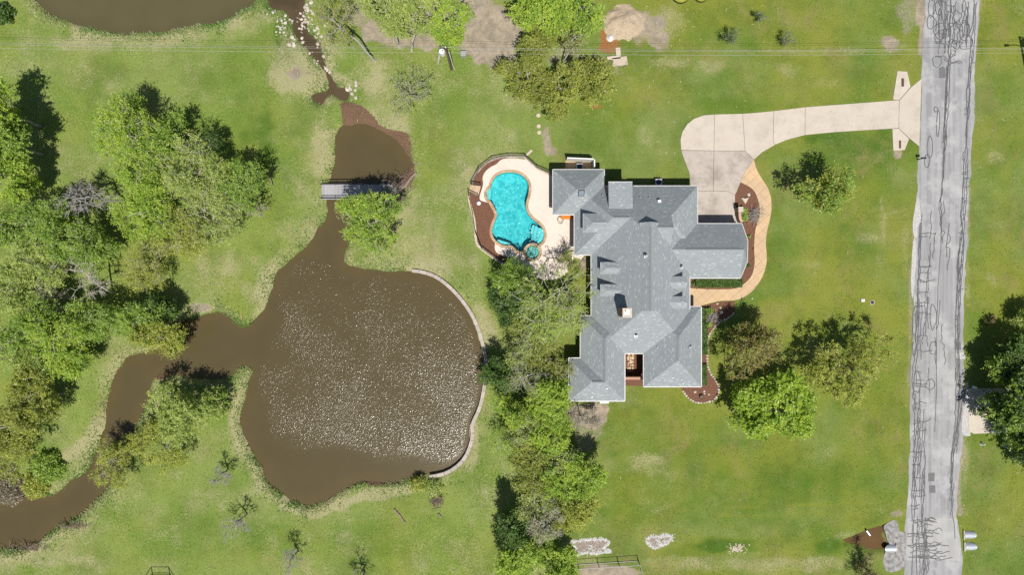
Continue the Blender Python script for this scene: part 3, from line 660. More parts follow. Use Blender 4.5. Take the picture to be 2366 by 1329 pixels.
mb.f.append([3*n+i for i in range(n)]); mb.build('basin', m_plaster, spa)
rr0, rr1 = circ(SPA_R-0.19, 22), circ(SPA_R+0.2, 22)
for i in range(22):
    j = (i+1) % 22; MB().prism(inset([rr0[i], rr0[j], rr1[j], rr1[i]], 0.012), 0.35, 0.42+random.uniform(-.006, .006)).build('coping_stone', M['coping'], spa)
MB().obox(spa_c+Vector((0.05, -0.35, -0.3)), (0.62, 0.12, 0), (-0.03, 0.16, 0), (0, 0, 0.35)).build('bench', m_shelf, spa)
MB().poly([(*p, 0.27) for p in circ(SPA_R-0.18)]).build('water', m_pw, spa)
# mulch between the fence and the pool
fence_line = Z1([(872,384),(790,356),(720,311),(660,256),(628,229),(560,232),(470,231),(410,240),(345,262),(290,300),(240,350),(204,400),(184,466)])
fence_low = Z1([(160,560),(162,600),(175,650),(192,710),(209,780),(215,860),(224,960),(252,1002),(320,1056),(390,1106),(480,1156),(545,1180)])
mul = Z1([(490,236)])+catmull(fence_line[6:], 3, False)+Z1([(172,500),(165,540)])+catmull(fence_low, 3, False)+Z1([(565,1150),(400,1000),(362,950),(343,890),(348,820),(366,775),(380,735),(374,705),(352,665),(326,622),(310,520),(330,400),(420,300)])
MB().prism(mul, -0.05, 0.025).build('mulch_bed', M['mulch'])['kind'] = 'structure'
# kerb of tan blocks under the fence, then the fence itself
def fence(line, label, hgt, step, cat='fence', mat=M['black_metal'], kerb=True, picket=0.11):
    r = tag(empty('metal_fence', (*line[0], 0)), label, cat)
    base = catmull(line, 5, False); pts = resample(base, step)
    for i in range(len(pts)): MB().box(pts[i][0]-.03, pts[i][0]+.03, pts[i][1]-.03, pts[i][1]+.03, 0, hgt+.05).build('post', mat, r)
    for i in range(len(pts)-1):
        a, b = pts[i], pts[i+1]
        for zz in (0.14, hgt-0.16, hgt): MB().bar((*a, zz), (*b, zz), 0.04, 0.04).build('rail', mat, r)
    mb = MB()
    for a, b in zip(pts[:-1], pts[1:]):
        k = int(math.hypot(b[0]-a[0], b[1]-a[1])/picket)
        for q in range(1, k):
            x = a[0]+(b[0]-a[0])*q/k; y = a[1]+(b[1]-a[1])*q/k; mb.box(x-.012, x+.012, y-.012, y+.012, 0.12, hgt)
    o = mb.build('pickets', mat, r); o['kind'] = 'stuff'
    if kerb:
        kp = resample(base, 0.5); l, q = offset(kp, 0.15, False), offset(kp, -0.15, False)
        for i in range(len(kp)-1): MB().prism(inset([l[i], l[i+1], q[i+1], q[i]], 0.008), -0.05, 0.12).build('kerb_block', M['stone'], r)
    return r
fence(fence_line, 'black metal fence curving round the north side of the pool deck', 1.25, 2.2)
fence(fence_low, 'black metal fence on a tan kerb along the west side of the pool', 1.25, 2.4)
gl = tag(empty('landing', Z1([(215,500)])[0]+(0,)), 'small tan stone step landing in the gap of the pool fence', 'landing')
la, lb, lc, ld = [np.array(p) for p in Z1([(176,470),(262,482),(240,572),(156,530)])]
for i in range(7):
    u0, u1 = i/7+.01, (i+1)/7-.01
    MB().prism([tuple(la+(lb-la)*u0), tuple(la+(lb-la)*u1), tuple(ld+(lc-ld)*u1), tuple(ld+(lc-ld)*u0)], 0, 0.16-.006*(i % 2)).build('plank', M['flag'], gl)
def panel(a, b, label):
    a, b = Z1([a])[0], Z1([b])[0]; r = tag(empty('gate_panel', (*a, 0)), label, 'fence panel')
    for z in (0.1, 1.0, 1.15): MB().bar((*a, z), (*b, z), .04, .04).build('rail', M['black_metal'], r)
    for p in (a, b): MB().box(p[0]-.035, p[0]+.035, p[1]-.035, p[1]+.035, 0, 1.25).build('post', M['black_metal'], r)
    mb = MB()
    for q in range(1, 14):
        x = a[0]+(b[0]-a[0])*q/14; y = a[1]+(b[1]-a[1])*q/14; mb.box(x-.012, x+.012, y-.012, y+.012, .1, 1.1)
    mb.build('pickets', M['black_metal'], r)['kind'] = 'stuff'
panel((178,466), (262,478), 'short black fence panel at the north edge of the pool landing')
panel((156,532), (242,574), 'short black fence panel at the south edge of the pool landing')
s = MB().prism(Z1([(640,215),(660,225),(705,180),(690,168)]), -0.02, 0.1).build('stone_slab', M['stone']); tag(s, 'flat pale stone slab outside the north pool fence', 'stone')
for (x, y), lab in (((246,628), 'white landscape light in the mulch beside the pool landing'), ((540,1140), 'white landscape light at the south tip of the pool mulch bed')):
    p = Z1([(x, y)])[0]; r = tag(empty('garden_light', (*p, 0)), lab, 'garden light')
    MB().tube((*p, 0), (*p, 0.3), 0.07, 0.05, 8).build('stem', M['white'], r); MB().tube((*p, 0.3), (*p, 0.42), 0.28, 0.16, 12).build('hood', M['white'], r)
h0 = Z1([(940,755)])[0]; mb = MB()
for k in range(4): mb.path([(h0[0]+(.36+.03*k)*math.cos(a)*(.8 if k % 2 else 1), h0[1]+(.36+.03*k)*math.sin(a)-.1*k, .09+.03*k) for a in np.linspace(0, 6.2, 15)], .018, 5)
tag(mb.build('garden_hose', m_plain('tan_hose', (.30, .27, .18))), 'coiled garden hose on the cream deck by the house corner', 'hose')
p = Z1([(995,745)])[0]; r = tag(empty('bench', (*p, 0)), 'orange cushioned bench against the wall of the pool wing', 'bench')
MB().box(p[0]-.75, p[0]+.75, p[1]-.3, p[1]+.3, .35, .5).build('seat', M['plastic_orange'], r); MB().box(p[0]-.75, p[0]+.75, p[1]+.31, p[1]+.4, .4, .95).build('backrest', M['plastic_orange'], r)
for sx in (-.6, .6): MB().box(p[0]+sx-.05, p[0]+sx+.05, p[1]-.25, p[1]+.25, .07, .35).build('leg', M['pole_wood'], r)

# ------------------------------------------------------------------ the house
SL = 0.85; EZ = 3.0
def X3(px, z=EZ): return (px-CX)*(H-z)/H/S
def Y3(py, z=EZ): return (CY-py)*(H-z)/H/S
def shingle_mat(flat=False):
    t = NT('slate_grey_shingles'); geo = t.n.new('ShaderNodeNewGeometry'); pos = geo.outputs['Position']
    cr = t.n.new('ShaderNodeVectorMath'); cr.operation = 'CROSS_PRODUCT'; t.L(geo.outputs['True Normal'], cr.inputs[0]); cr.inputs[1].default_value = (0, 0, 1)
    nm = t.n.new('ShaderNodeVectorMath'); nm.operation = 'NORMALIZE'; t.L(cr.outputs[0], nm.inputs[0])
    dt = t.n.new('ShaderNodeVectorMath'); dt.operation = 'DOT_PRODUCT'; t.L(nm.outputs[0], dt.inputs[0]); t.L(pos, dt.inputs[1])
    sp = t.n.new('ShaderNodeSeparateXYZ'); t.L(pos, sp.inputs[0])
    v = t.math('MULTIPLY', sp.outputs[1 if flat else 2], 1.0/(0.145 if flat else 0.098)); row = t.math('FLOOR', v); fr = t.math('FRACT', v)
    u = t.math('ADD', t.math('MULTIPLY', dt.outputs['Value'], 1.0/0.28), t.math('MULTIPLY', row, 0.37)); cell = t.math('FLOOR', u)
    cx = t.n.new('ShaderNodeCombineXYZ'); t.L(cell, cx.inputs[0]); t.L(row, cx.inputs[1]); t.L(t.math('ROUND', t.math('MULTIPLY', dt.outputs['Value'], 0.0)), cx.inputs[2])
    wn = t.n.new('ShaderNodeTexWhiteNoise'); wn.noise_dimensions = '3D'; t.L(cx.outputs[0], wn.inputs['Vector'])
    c = t.mix(wn.outputs['Value'], (0.262, 0.292, 0.306), (0.318, 0.348, 0.360))
    c = t.mix(t.math('MULTIPLY', t.math('GREATER_THAN', wn.outputs['Value'], 0.93), 0.5), c, (0.50, 0.52, 0.51))
    edge = t.math('LESS_THAN', fr, 0.16); c = t.mix(t.math('MULTIPLY', edge, 0.7), c, (0.11, 0.12, 0.127))
    c = t.mix(t.math('MULTIPLY', t.ramp(t.noise(0.7, 3.0), .35, .7), 0.18), c, (0.19, 0.21, 0.22)); c = t.mix(t.math('MULTIPLY', t.noise(45, 2), 0.10), c, (0.12, 0.13, 0.135))
    t.bump(t.math('ADD', t.math('MULTIPLY', fr, -0.6), t.math('MULTIPLY', wn.outputs['Value'], 0.25)), 0.012)
    return t.fin(c, 0.92, 0.15)
M['shingle'] = shingle_mat(); M['shingle_flat'] = shingle_mat(True)
M['soffit'] = m_plain('soffit_paint', (0.42, 0.38, 0.33), (0.36, 0.32, 0.28))
t = NT('tan_brick_wall'); bt = t.n.new('ShaderNodeTexBrick'); bt.inputs['Scale'].default_value = 4.0
bt.inputs['Color1'].default_value = (.36, .23, .16, 1); bt.inputs['Color2'].default_value = (.27, .16, .11, 1); bt.inputs['Mortar'].default_value = (.42, .37, .31, 1); bt.inputs['Mortar Size'].default_value = .012
geo = t.n.new('ShaderNodeNewGeometry'); sp = t.n.new('ShaderNodeSeparateXYZ'); t.L(geo.outputs['Position'], sp.inputs[0]); cb = t.n.new('ShaderNodeCombineXYZ')
t.L(t.math('ADD', sp.outputs[0], sp.outputs[1]), cb.inputs[0]); t.L(sp.outputs[2], cb.inputs[1]); t.L(cb.outputs[0], bt.inputs['Vector']); M['brick'] = t.fin(bt.outputs['Color'], .9, .2)
house = tag(empty('house', P(1480, 660)), 'sprawling brick house with grey shingled hip roofs and dormers', 'house')
def roof(faces, name='roof', mat=None):
    mb = MB()
    for f in faces: mb.poly(f)
    return mb.build(name, mat or M['shingle'], house)
def hip_faces(x0, x1, y0, y1, z, sl=SL, W_='h', E_='h', fascia=0.17):
    lx, ly = x1-x0, y1-y0; F = []
    b = [(x0, y0, z), (x1, y0, z), (x1, y1, z), (x0, y1, z)]
    if lx >= ly:
        r = ly/2; a = (x0+(r if W_ == 'h' else 0), (y0+y1)/2, z+r*sl); c = (x1-(r if E_ == 'h' else 0), (y0+y1)/2, z+r*sl)
        F = [[b[0], b[1], c, a], [b[1], b[2], c], [b[2], b[3], a, c], [b[3], b[0], a]]
    else:
        r = lx/2; a = ((x0+x1)/2, y0+(r if W_ == 'h' else 0), z+r*sl); c = ((x0+x1)/2, y1-(r if E_ == 'h' else 0), z+r*sl)
        F = [[b[0], b[1], a], [b[1], b[2], c, a], [b[2], b[3], c], [b[3], b[0], a, c]]
    return F, a, c
def fascia(pts, z, th=0.17):
    mb = MB(); n = len(pts)
    for i in range(n):
        j = (i+1) % n; mb.poly([(*pts[i], z-th), (*pts[j], z-th), (*pts[j], z), (*pts[i], z)])
    mb.poly([(*p, z-th) for p in pts][::-1]); return mb.build('fascia', M['soffit'], house)
def gut(a, b, z, mat=None, out=0.05):      # gutter along an eave
    MB().bar((a[0], a[1], z-0.045), (b[0], b[1], z-0.045), 0.10, 0.12).build('gutter', mat or M['gutter'], house)
def cap(a, b, wd=0.30, lift=0.05):
    a = Vector(a); b = Vector(b); d = (b-a); h = Vector((d.x, d.y, 0)).normalized(); s_ = Vector((-h.y, h.x, 0))*wd/2
    mb = MB(); up = Vector((0, 0, lift)); dn = Vector((0, 0, -wd/2*SL+lift))
    mb.poly([a+up, b+up, b+s_+dn, a+s_+dn]); mb.poly([b+up, a+up, a-s_+dn, b-s_+dn]); mb.poly([a+s_+dn, b+s_+dn, b+s_+dn-up, a+s_+dn-up]); mb.poly([b-s_+dn, a-s_+dn, a-s_+dn-up, b-s_+dn-up])
    mb.build('ridge_vent', M['ridge'], house)
M['ridge'] = m_plain('ridge_cap_shingle', (0.27, 0.29, 0.295), (0.2, 0.215, 0.22), scale=14, rough=.92, spec=.15)
def wing(pxr, dz=0.0, gutters='nsew', ridge=True, wall_in=0.5, S_='h'):
    x0, x1, y1, y0 = X3(pxr[0]), X3(pxr[1]), Y3(pxr[2]), Y3(pxr[3]); z = EZ+dz
    F, a, c = hip_faces(x0, x1, y0, y1, z, W_=S_); roof(F); fascia([(x0, y0), (x1, y0), (x1, y1), (x0, y1)], z)
    for k in gutters:
        if k == 'n': gut((x0-.02, y1+.03), (x1+.02, y1+.03), z, M['trim'])
        if k == 's': gut((x0-.02, y0-.03), (x1+.02, y0-.03), z)
        if k == 'w': gut((x0-.03, y0), (x0-.03, y1), z, M['trim'])
        if k == 'e': gut((x1+.03, y0), (x1+.03, y1), z)
    if ridge: cap(a, c)
    MB().box(x0+wall_in, x1-wall_in, y0+wall_in, y1-wall_in, -0.1, z-0.171).build('wall', M['brick'], house)
    return x0, x1, y0, y1, a, c
A = wing((1277.5, 1396, 392, 496), 0.0, 'nw', ridge=False)
gut((A[1]+.03, Y3(432)), (A[1]+.03, A[3]), EZ, M['trim']); gut((A[0], A[2]-.03), (X3(1327), A[2]-.03), EZ)
B = wing((1327, 1611, 430, 589), 0.016, '', ridge=False, wall_in=.53)
gut((X3(1463), B[3]+.03), (B[1]+.02, B[3]+.03), EZ+.016, M['trim']); gut((X3(1397), B[3]+.03), (X3(1406), B[3]+.03), EZ+.016, M['trim']); gut((B[1]+.03, Y3(517)), (B[1]+.03, B[3]), EZ+.016, M['trim'])
gut((B[0]-.03, B[2]), (B[0]-.03, Y3(497)), EZ+.016, M['trim']); gut((B[0], B[2]-.03), (X3(1366), B[2]-.03), EZ+.016)
cap((X3(1327)+4.45, (B[2]+B[3])/2, B[4][2]+.0), (X3(1327)+6.2, (B[2]+B[3])/2, B[4][2]))
# main block with a Dutch-gable ridge
xw, xe, yn, ys = X3(1366), 21.9, Y3(430)-0.02, Y3(817); RZ = 8.36; xm = 16.12; r = 5.42; HT = EZ+SL*r; hw = (RZ-HT)/SL
ze = RZ-SL*(xe-xm); re = (ze-EZ)/SL
nw, sw, ne, se = (xw, yn, EZ), (xw, ys, EZ), (xe, yn, EZ), (xe, ys, EZ); ne2, se2 = (xe, yn-re, ze), (xe, ys+re, ze)
hnw, hne, hsw, hse = (xm-hw, yn-r, HT), (xm+hw, yn-r, HT), (xm-hw, ys+r, HT), (xm+hw, ys+r, HT); rn, rs = (xm, yn-r, RZ), (xm, ys+r, RZ)
roof([[nw, sw, hsw, rs, rn, hnw], [sw, se, se2, hse, hsw], [se2, ne2, hne, rn, rs, hse], [ne2, ne, nw, hnw, hne], [hnw, hne, rn], [hse, hsw, rs]])
fascia([(xw, ys), (xe, ys), (xe, yn), (xw, yn)], EZ); MB().box(xw+.45, xe-.6, ys+.45, yn-.6, -.1, 2.83).build('wall', M['brick'], house)
MB().box(xe-.30, xe-.02, Y3(708), Y3(644), 2.84, ze-.01).build('fascia', M['soffit'], house)
gut((xe+.03, Y3(715)), (xe+.03, Y3(642.5)), ze, M['trim']); gut((xw-.03, Y3(730)), (xw-.03, Y3(590)), EZ, M['trim']); gut((X3(1444), ys-.03), (X3(1487), ys-.03), EZ)
cap((xm, yn-r-.1, RZ), (xm, ys+r+.1, RZ), .34)
# overhanging gable at the north end of the main ridge
gh = 1.15; gy0, gy1 = yn-r-.35, yn-r+.5; gl_ = .03
roof([[(xm-gh, gy1, RZ+gl_-SL*gh), (xm-gh, gy0, RZ+gl_-SL*gh), (xm, gy0, RZ+gl_), (xm, gy1, RZ+gl_)], [(xm, gy1, RZ+gl_), (xm, gy0, RZ+gl_), (xm+gh, gy0, RZ+gl_-SL*gh), (xm+gh, gy1, RZ+gl_-SL*gh)]])
MB().poly([(xm-gh+.1, gy1-.25, 6.5), (xm-gh+.1, gy1-.25, RZ-SL*gh), (xm, gy1-.25, RZ-.06), (xm+gh-.1, gy1-.25, RZ-SL*gh), (xm+gh-.1, gy1-.25, 6.5)]).build('gable_wall', M['soffit'], house)
# short cross wedge continuing the north slope to the east
dz = 0.022; xD0, xD1 = xm-.2, 18.95; yr = yn-5.5; zr = EZ+SL*5.5+dz
roof([[(xD0, yn-3.3, EZ+SL*3.3+dz), (xD0, yr, zr), (xD1, yr, zr), (xD1, yn-3.3, EZ+SL*3.3+dz)], [(xD0, yr, zr), (xD0, yr-2.0, zr-2*SL), (xD1, yr-2.0, zr-2*SL), (xD1, yr, zr)], [(xD1, yn-3.3, EZ+SL*3.3+dz), (xD1, yr, zr), (xD1, yr-2.0, zr-2*SL)]])
cap((xm+.9, yr, zr), (xD1, yr, zr))
# east wing with its three-sided end
yN, yS = Y3(517), Y3(642.5); ym = (yN+yS)/2; zE = EZ+SL*(yN-yS)/2; xi = X3(1540); ep = (X3(1711.8-10.5), ym, zE)
p1, p2, p3, p4 = (X3(1714), yN, EZ), (X3(1727.5), Y3(556), EZ), (X3(1726.5), Y3(605), EZ), (X3(1710.6), yS, EZ)
roof([[(xi, yN, EZ), p1, ep, (xi, ym, zE)][::-1], [p1, p2, ep][::-1], [p2, p3, ep][::-1], [p3, p4, ep][::-1], [p4, (xi, yS, EZ), (xi, ym, zE), ep][::-1]])
eo = [(xi, yS), p4[:2], p3[:2], p2[:2], p1[:2], (xi, yN)]; fascia(eo, EZ); MB().prism(inset(eo, .45), -.1, 2.83).build('wall', M['brick'], house)
gut((B[1], yN+.03), (p1[0], yN+.03), EZ, M['trim']); gut((xe, yS-.03), (p4[0], yS-.03), EZ)
for a, b in ((p1, p2), (p2, p3), (p3, p4)): gut(a, b, EZ)
cap((X3(1572), ym, zE), ep)
G = wing((1341, 1443, 730, 880), 0.016, '', ridge=False, S_='g', wall_in=.55); Hh = wing((1314, 1443.3, 828, 927), 0.0, 's', ridge=False, wall_in=.48); I = wing((1487, 1620, 709, 894), 0.0, 'nse', ridge=True)
gut((G[0]-.03, Y3(828)), (G[0]-.03, G[3]), EZ+.016, M['trim']); gut((G[0], G[3]+.03), (X3(1366), G[3]+.03), EZ+.016); gut((Hh[0]-.03, Hh[2]), (Hh[0]-.03, Hh[3]), EZ, M['trim'])
gut((Hh[0], Hh[3]+.03), (X3(1341), Hh[3]+.03), EZ); gut((Hh[1]+.03, Hh[2]), (Hh[1]+.03, Y3(817)), EZ); gut((I[0]-.03, I[2]), (I[0]-.03, Y3(817)), EZ, M['trim'])
gm = (G[0]+G[1])/2; gz = EZ+.016+SL*(G[1]-G[0])/2
cap((gm, Y3(784), gz+.01), (gm, Y3(874), gz+.01)); cap(Hh[4], Hh[5])
# flat-topped box dormer over the north side
bx0, bx1 = 11.62, 14.5; by1 = Y3(430)+.12; by0 = by1-3.25; bz0, bz1 = 5.66, 5.36
roof([[(bx0, by0, bz0), (bx1, by0, bz0), (bx1, by1, bz1), (bx0, by1, bz1)]], mat=M['shingle_flat'])
MB().box(bx0+.12, bx1-.12, by0+.4, by1-.1, 2.5, 5.3).build('wall', M['brick'], house)
mb = MB()
for a, b in (((bx0, by0, bz0), (bx0, by1, bz1)), ((bx0, by1, bz1), (bx1, by1, bz1)), ((bx1, by1, bz1), (bx1, by0, bz0))):
    a, b = Vector(a), Vector(b); d = Vector((0, 0, .16)); mb.poly([a-d, b-d, b-Vector((0, 0, .004)), a-Vector((0, 0, .004))])
mb.build('fascia', M['white'], house); gut((bx0, by1+.03), (bx1, by1+.03), bz1, M['trim'])
# dormers
def dormer_w(x, y0, y1, zb, ze_, zcap, SL=.55):
    d = link('dormer', bpy.data.meshes.new('dormer'), house); hwd = (y1-y0)/2; rz = ze_+SL*hwd; ymid = (y0+y1)/2; xr = x+hwd; xb = x+(zcap-ze_)/SL*0+4.2
    mb = MB().poly([(x, y0, ze_), (xb, y0, ze_), (xb, ymid, rz), (xr, ymid, rz)]).poly([(xb, y1, ze_), (x, y1, ze_), (xr, ymid, rz), (xb, ymid, rz)]).poly([(x, y1, ze_), (x, y0, ze_), (xr, ymid, rz)])
    d.data = mb.build('tmp', M['shingle']).data; bpy.data.objects.remove(bpy.data.objects['tmp'])
    MB().box(x+.18, x+3.2, y0+.15, y1-.15, zb-.8, ze_+.02).build('wall', M['soffit'], d); gut_(d, (x+.02, y0, ze_-.05), (x+.02, y1, ze_-.05))
    MB().box(x+.14, x+.17, y0+.32, y1-.32, zb+.25, ze_-.14).build('window', M['glass'], d)
def gut_(par, a, b): MB().bar(a, b, .08, .08).build('fascia', M['white'], par)
dormer_w(8.57, W(0, 537.4, 5.1)[1], W(0, 493.6, 5.1)[1], 3.8, 5.3, 6.1, .7)
for (ya, yb) in ((606, 633.5), (657, 684.4)): dormer_w(10.67, W(0, yb, 5.1)[1], W(0, ya, 5.1)[1], 3.8, 5.42, 5.8)
def dormer_e(x1, ymid, rz, hwd=.72):
    e = rz-.45*hwd; xb = 18.2; d = link('dormer', MB().poly([(x1, ymid, rz), (xb, ymid, rz), (xb, ymid-hwd, e), (x1, ymid-hwd, e)]).poly([(xb, ymid, rz), (x1, ymid, rz), (x1, ymid+hwd, e), (xb, ymid+hwd, e)]).build('tmp', M['shingle']).data, house)
    bpy.data.objects.remove(bpy.data.objects['tmp']); xf = x1-.12
    m = MB().poly([(xf, ymid-hwd+.1, 3.7), (xf, ymid+hwd-.1, 3.7), (xf, ymid+hwd-.1, e-.02), (xf, ymid, rz-.06), (xf, ymid-hwd+.1, e-.02)])
    m.poly([(xb+.3, ymid+hwd-.1, e-.02), (xf, ymid+hwd-.1, e-.02), (xf, ymid+hwd-.1, 3.7), (xb+.3, ymid+hwd-.1, 4.5)]).poly([(xf, ymid-hwd+.1, e-.02), (xb+.3, ymid-hwd+.1, e-.02), (xb+.3, ymid-hwd+.1, 4.5), (xf, ymid-hwd+.1, 3.7)])
    m.build('wall', M['soffit'], d); MB().box(xf+.005, xf+.03, ymid-.32, ymid+.32, 4.45, 5.35).build('window', M['glass'], d)
dormer_e(20.9, .62, 6.05); dormer_e(20.9, -1.78, 6.05)
# chimney
ch = link('chimney', MB().box(12.73, 13.72, -3.42, -2.42, 4.6, 9.1).build('tmp', M['brick']).data, house); bpy.data.objects.remove(bpy.data.objects['tmp'])
mb = MB()
for q in ((12.69, 12.93, -3.46, -2.38), (13.54, 13.76, -3.46, -2.38), (12.93, 13.54, -3.46, -3.30), (12.93, 13.54, -2.56, -2.38)): mb.box(*q, 9.1, 9.26)
mb.build('cap', M['stone'], ch); MB().box(12.94, 13.53, -3.29, -2.57, 9.105, 9.16).build('flue', M['white'], ch); MB().box(12.98, 13.12, -2.75, -2.6, 9.17, 9.2).build('flue', M['black_metal'], ch)
# skylight, roof vents
def on_roof(px, py, zg): return Vector((*W(px, py, zg), zg))
sk = on_roof(1343, 445.2, 5.05); nrm = Vector((0, -SL, 1)).normalized(); ax = Vector((.38, 0, 0)); ay = Vector((0, 1, SL)).normalized()*.42
o = MB().obox(sk, ax*1.0, ay*1.0, nrm*.10).build('skylight', M['black_metal'], house); MB().obox(sk+nrm*.105, ax*.8, ay*.8, nrm*.02).build('glass', m_plain('skylight_glass', (.20, .24, .28), (.17, .2, .24), rough=.15, spec=.6), o)
def ridgez(x, y):                          # height of the roof below a point, from the wings' planes
    best = 0
    for (x0, x1, y0, y1) in ((A[0], A[1], A[2], A[3]), (B[0], B[1], B[2], B[3]), (xi, p1[0], yS, yN), (G[0], G[1], G[2], G[3]), (Hh[0], Hh[1], Hh[2], Hh[3]), (I[0], I[1], I[2], I[3])):
        if x0 < x < x1 and y0 < y < y1: best = max(best, EZ+SL*min(x-x0, x1-x, y-y0, y1-y))
    if xw < x < xe and ys < y < yn: best = max(best, min(RZ-SL*abs(x-xm), EZ+SL*min(y-ys, yn-y) if not (ys+r < y < yn-r) else 99))
    return best
vents = [(1391,452,.05,.35),(1478,457,.05,.3),(1499,457,.05,.3),(1341,464,.05,.12),(1518,803,.05,.25),(1554,873,.06,.2),(1574,878,.06,.2),(1577,887,.06,.2),(1402,898,.06,.2),(1367.5,918,.06,.2)]
for px, py, rad, hh in vents:
    z = 4.5
    for _ in range(6): x, y = W(px, py, z); z = ridgez(x, y)
    MB().tube((x, y, z-.2), (x, y, z+hh), rad, rad, 8).build('vent_pipe', M['steel'], house)
for px, py in ((1491.5,592),(1574,618),(1469.5,776)):
    z = 5
    for _ in range(6): x, y = W(px, py, z); z = ridgez(x, y)
    o = MB().tube((x, y, z-.1), (x, y, z+.62), .10, .10, 10).build('flue_pipe', M['steel'], house); MB().tube((x, y, z+.62), (x, y, z+.74), .19, .10, 10).build('cap', M['steel'], o)
    MB().obox((x, y, z+.06), (.22, 0, 0), (0, .22, 0), (0, 0, .02)).build('flashing', M['steel'], o)
for px, py in ((1522.5,465.5),(1594,803)):
    z = 5
    for _ in range(6): x, y = W(px, py, z); z = ridgez(x, y)
    mb = MB().box(x-.2, x+.2, y-.16, y+.16, z-.2, z+.30); mb.build('box_vent', M['white'] if px < 1550 else M['shingle'], house)
# doors and windows on the walls
def win(x, y, nx, ny, wd, z0, z1, mat=None, name='window'):
    t_ = Vector((-ny, nx, 0)); n_ = Vector((nx, ny, 0)); c = Vector((x, y, (z0+z1)/2)); fr = MB().obox(c, t_*(wd/2+.06), n_*.04, (0, 0, (z1-z0)/2+.06)).build(name, M['white'], house)
    MB().obox(c+n_*.03, t_*wd/2, n_*.03, (0, 0, (z1-z0)/2)).build('pane' if name == 'window' else 'panel', mat or M['glass'], fr)
for yv in (3.2, 1.2, -1.2): win(xw+.45, yv, -1, 0, 1.4, .5, 2.3)
for xv in (16.5, 18.6, 21): win(xv, B[3]-.53, 0, 1, 1.1, 1.0, 2.3)
win(B[1]-.53, Y3(490), 1, 0, 1.2, 1, 2.3); win(28.2, yN-.45, 0, 1, 1.2, 1, 2.2); win(A[0]+.5, Y3(440), -1, 0, 2.4, .15, 2.3); win(I[1]-.5, Y3(760), 1, 0, 1.6, .8, 2.3); win(I[1]-.5, Y3(840), 1, 0, 1.6, .8, 2.3)
win((I[0]+I[1])/2, I[2]+.5, 0, -1, 1.8, .8, 2.3); win((Hh[0]+Hh[1])/2, Hh[2]+.48, 0, -1, 1.8, .8, 2.3)
m_gar = m_plain('garage_door_paint', (.55, .52, .48), (.48, .45, .42)); win(X3(1655), yN-.45, 0, 1, 4.6, .05, 2.3, m_gar, 'garage_door'); win(xe-.6, Y3(690), 1, 0, 1.1, .05, 2.2, M['pole_wood'], 'front_door')
for py in (646, 707): MB().box(xe-.42, xe-.12, Y3(py)-.15, Y3(py)+.15, 0, 2.82).build('porch_column', M['stone'], house)
# court wall between the two south wings
cw = tag(empty('garden_wall', P(1465, 886)), 'low brick wall closing the small courtyard between the two south wings', 'wall')
MB().box(X3(1443)-.3, X3(1487)+.3, -11.55, -11.33, -.1, 1.75).build('wall', M['brick'], cw); MB().box(X3(1443)-.25, X3(1487)+.25, -11.60, -11.28, 1.752, 1.83).build('coping', m_plain('brick_cap', (.46, .27, .19), (.38, .22, .15)), cw)
fl = zm([(370,325,.9),(465,330,.8),(352,425,1.2),(405,425,.9),(465,415,.9),(415,515,1.1),(465,515,.6),(355,555,.5),(345,610,.4),(410,600,.5),(458,600,.7),(340,680,.5),(393,685,.8),(465,685,.7),(345,748,.5),(395,745,.6),(450,745,.5)], 1420, 790, 11.08)
szs = [.9,.8,1.2,.9,.9,1.1,.6,.5,.4,.5,.7,.5,.8,.7,.5,.6,.5]
FLN = ['northwest stone touching the court north wall', 'northeast stone touching the court north wall', 'largest long stone at the west of the second row', 'long middle stone of the second row', 'stone at the east end of the second row', 'big middle stone of the third row', 'slim stone at the east end of the third row', 'small stone alone at the west of the third row', 'tiny stone at the west of the fourth row', 'small middle stone of the fourth row', 'stone at the east end of the fourth row', 'slim west stone of the fifth row', 'round middle stone of the fifth row', 'slanting east stone of the fifth row', 'west stone of the southernmost row', 'middle stone of the southernmost row', 'east stone of the southernmost row']
for ((px, py), s_), fln in zip(zip(fl, szs), FLN):
    c = W(px, py); k = random.uniform(0, 6); pts = [(c[0]+.19*s_*random.uniform(.8, 1.15)*math.cos(k+2*math.pi*i/7), c[1]+.26*s_*random.uniform(.8, 1.15)*math.sin(k+2*math.pi*i/7)) for i in range(7)]
    tag(MB().prism(ccw(sorted(pts, key=lambda p: math.atan2(p[1]-c[1], p[0]-c[0]))), 0, .05).build('stepping_stone', M['flag']), 'tan courtyard stepping stone, '+fln, 'stepping stone', 'stepping stones in the courtyard')
# privacy wall north of the pool wing
pw = tag(empty('privacy_fence', P(1340, 372)), 'white painted L shaped board fence north of the pool wing', 'fence')
fa, fb, fc = P(1307.5, 371.5), P(1367, 374), P(1369.5, 392)
def boards(a, b, hgt, par):
    d = b-a; n_ = max(2, int(d.length/.2)); u = d.normalized()
    for i in range(n_):
        c = a+d*((i+.5)/n_); MB().obox(c+Vector((0, 0, hgt/2)), u*(d.length/n_/2-.006), Vector((-u.y, u.x, 0))*(.02+.004*(i % 2)), (0, 0, hgt/2)).build('board', M['white'], par)
    MB().bar(a+Vector((0, 0, hgt+.03)), b+Vector((0, 0, hgt+.03)), .15, .05).build('top_rail', M['white'], par)
boards(fa, fb, 1.95, pw); boards(fb+Vector((.12, -.05, 0)), fc, 1.95, pw)
MB().prism([W(1306, 372.5), W(1367, 375.5), W(1367, 392), W(1306, 392)], -.05, .03).build('paving', m_walk)['kind'] = 'structure'
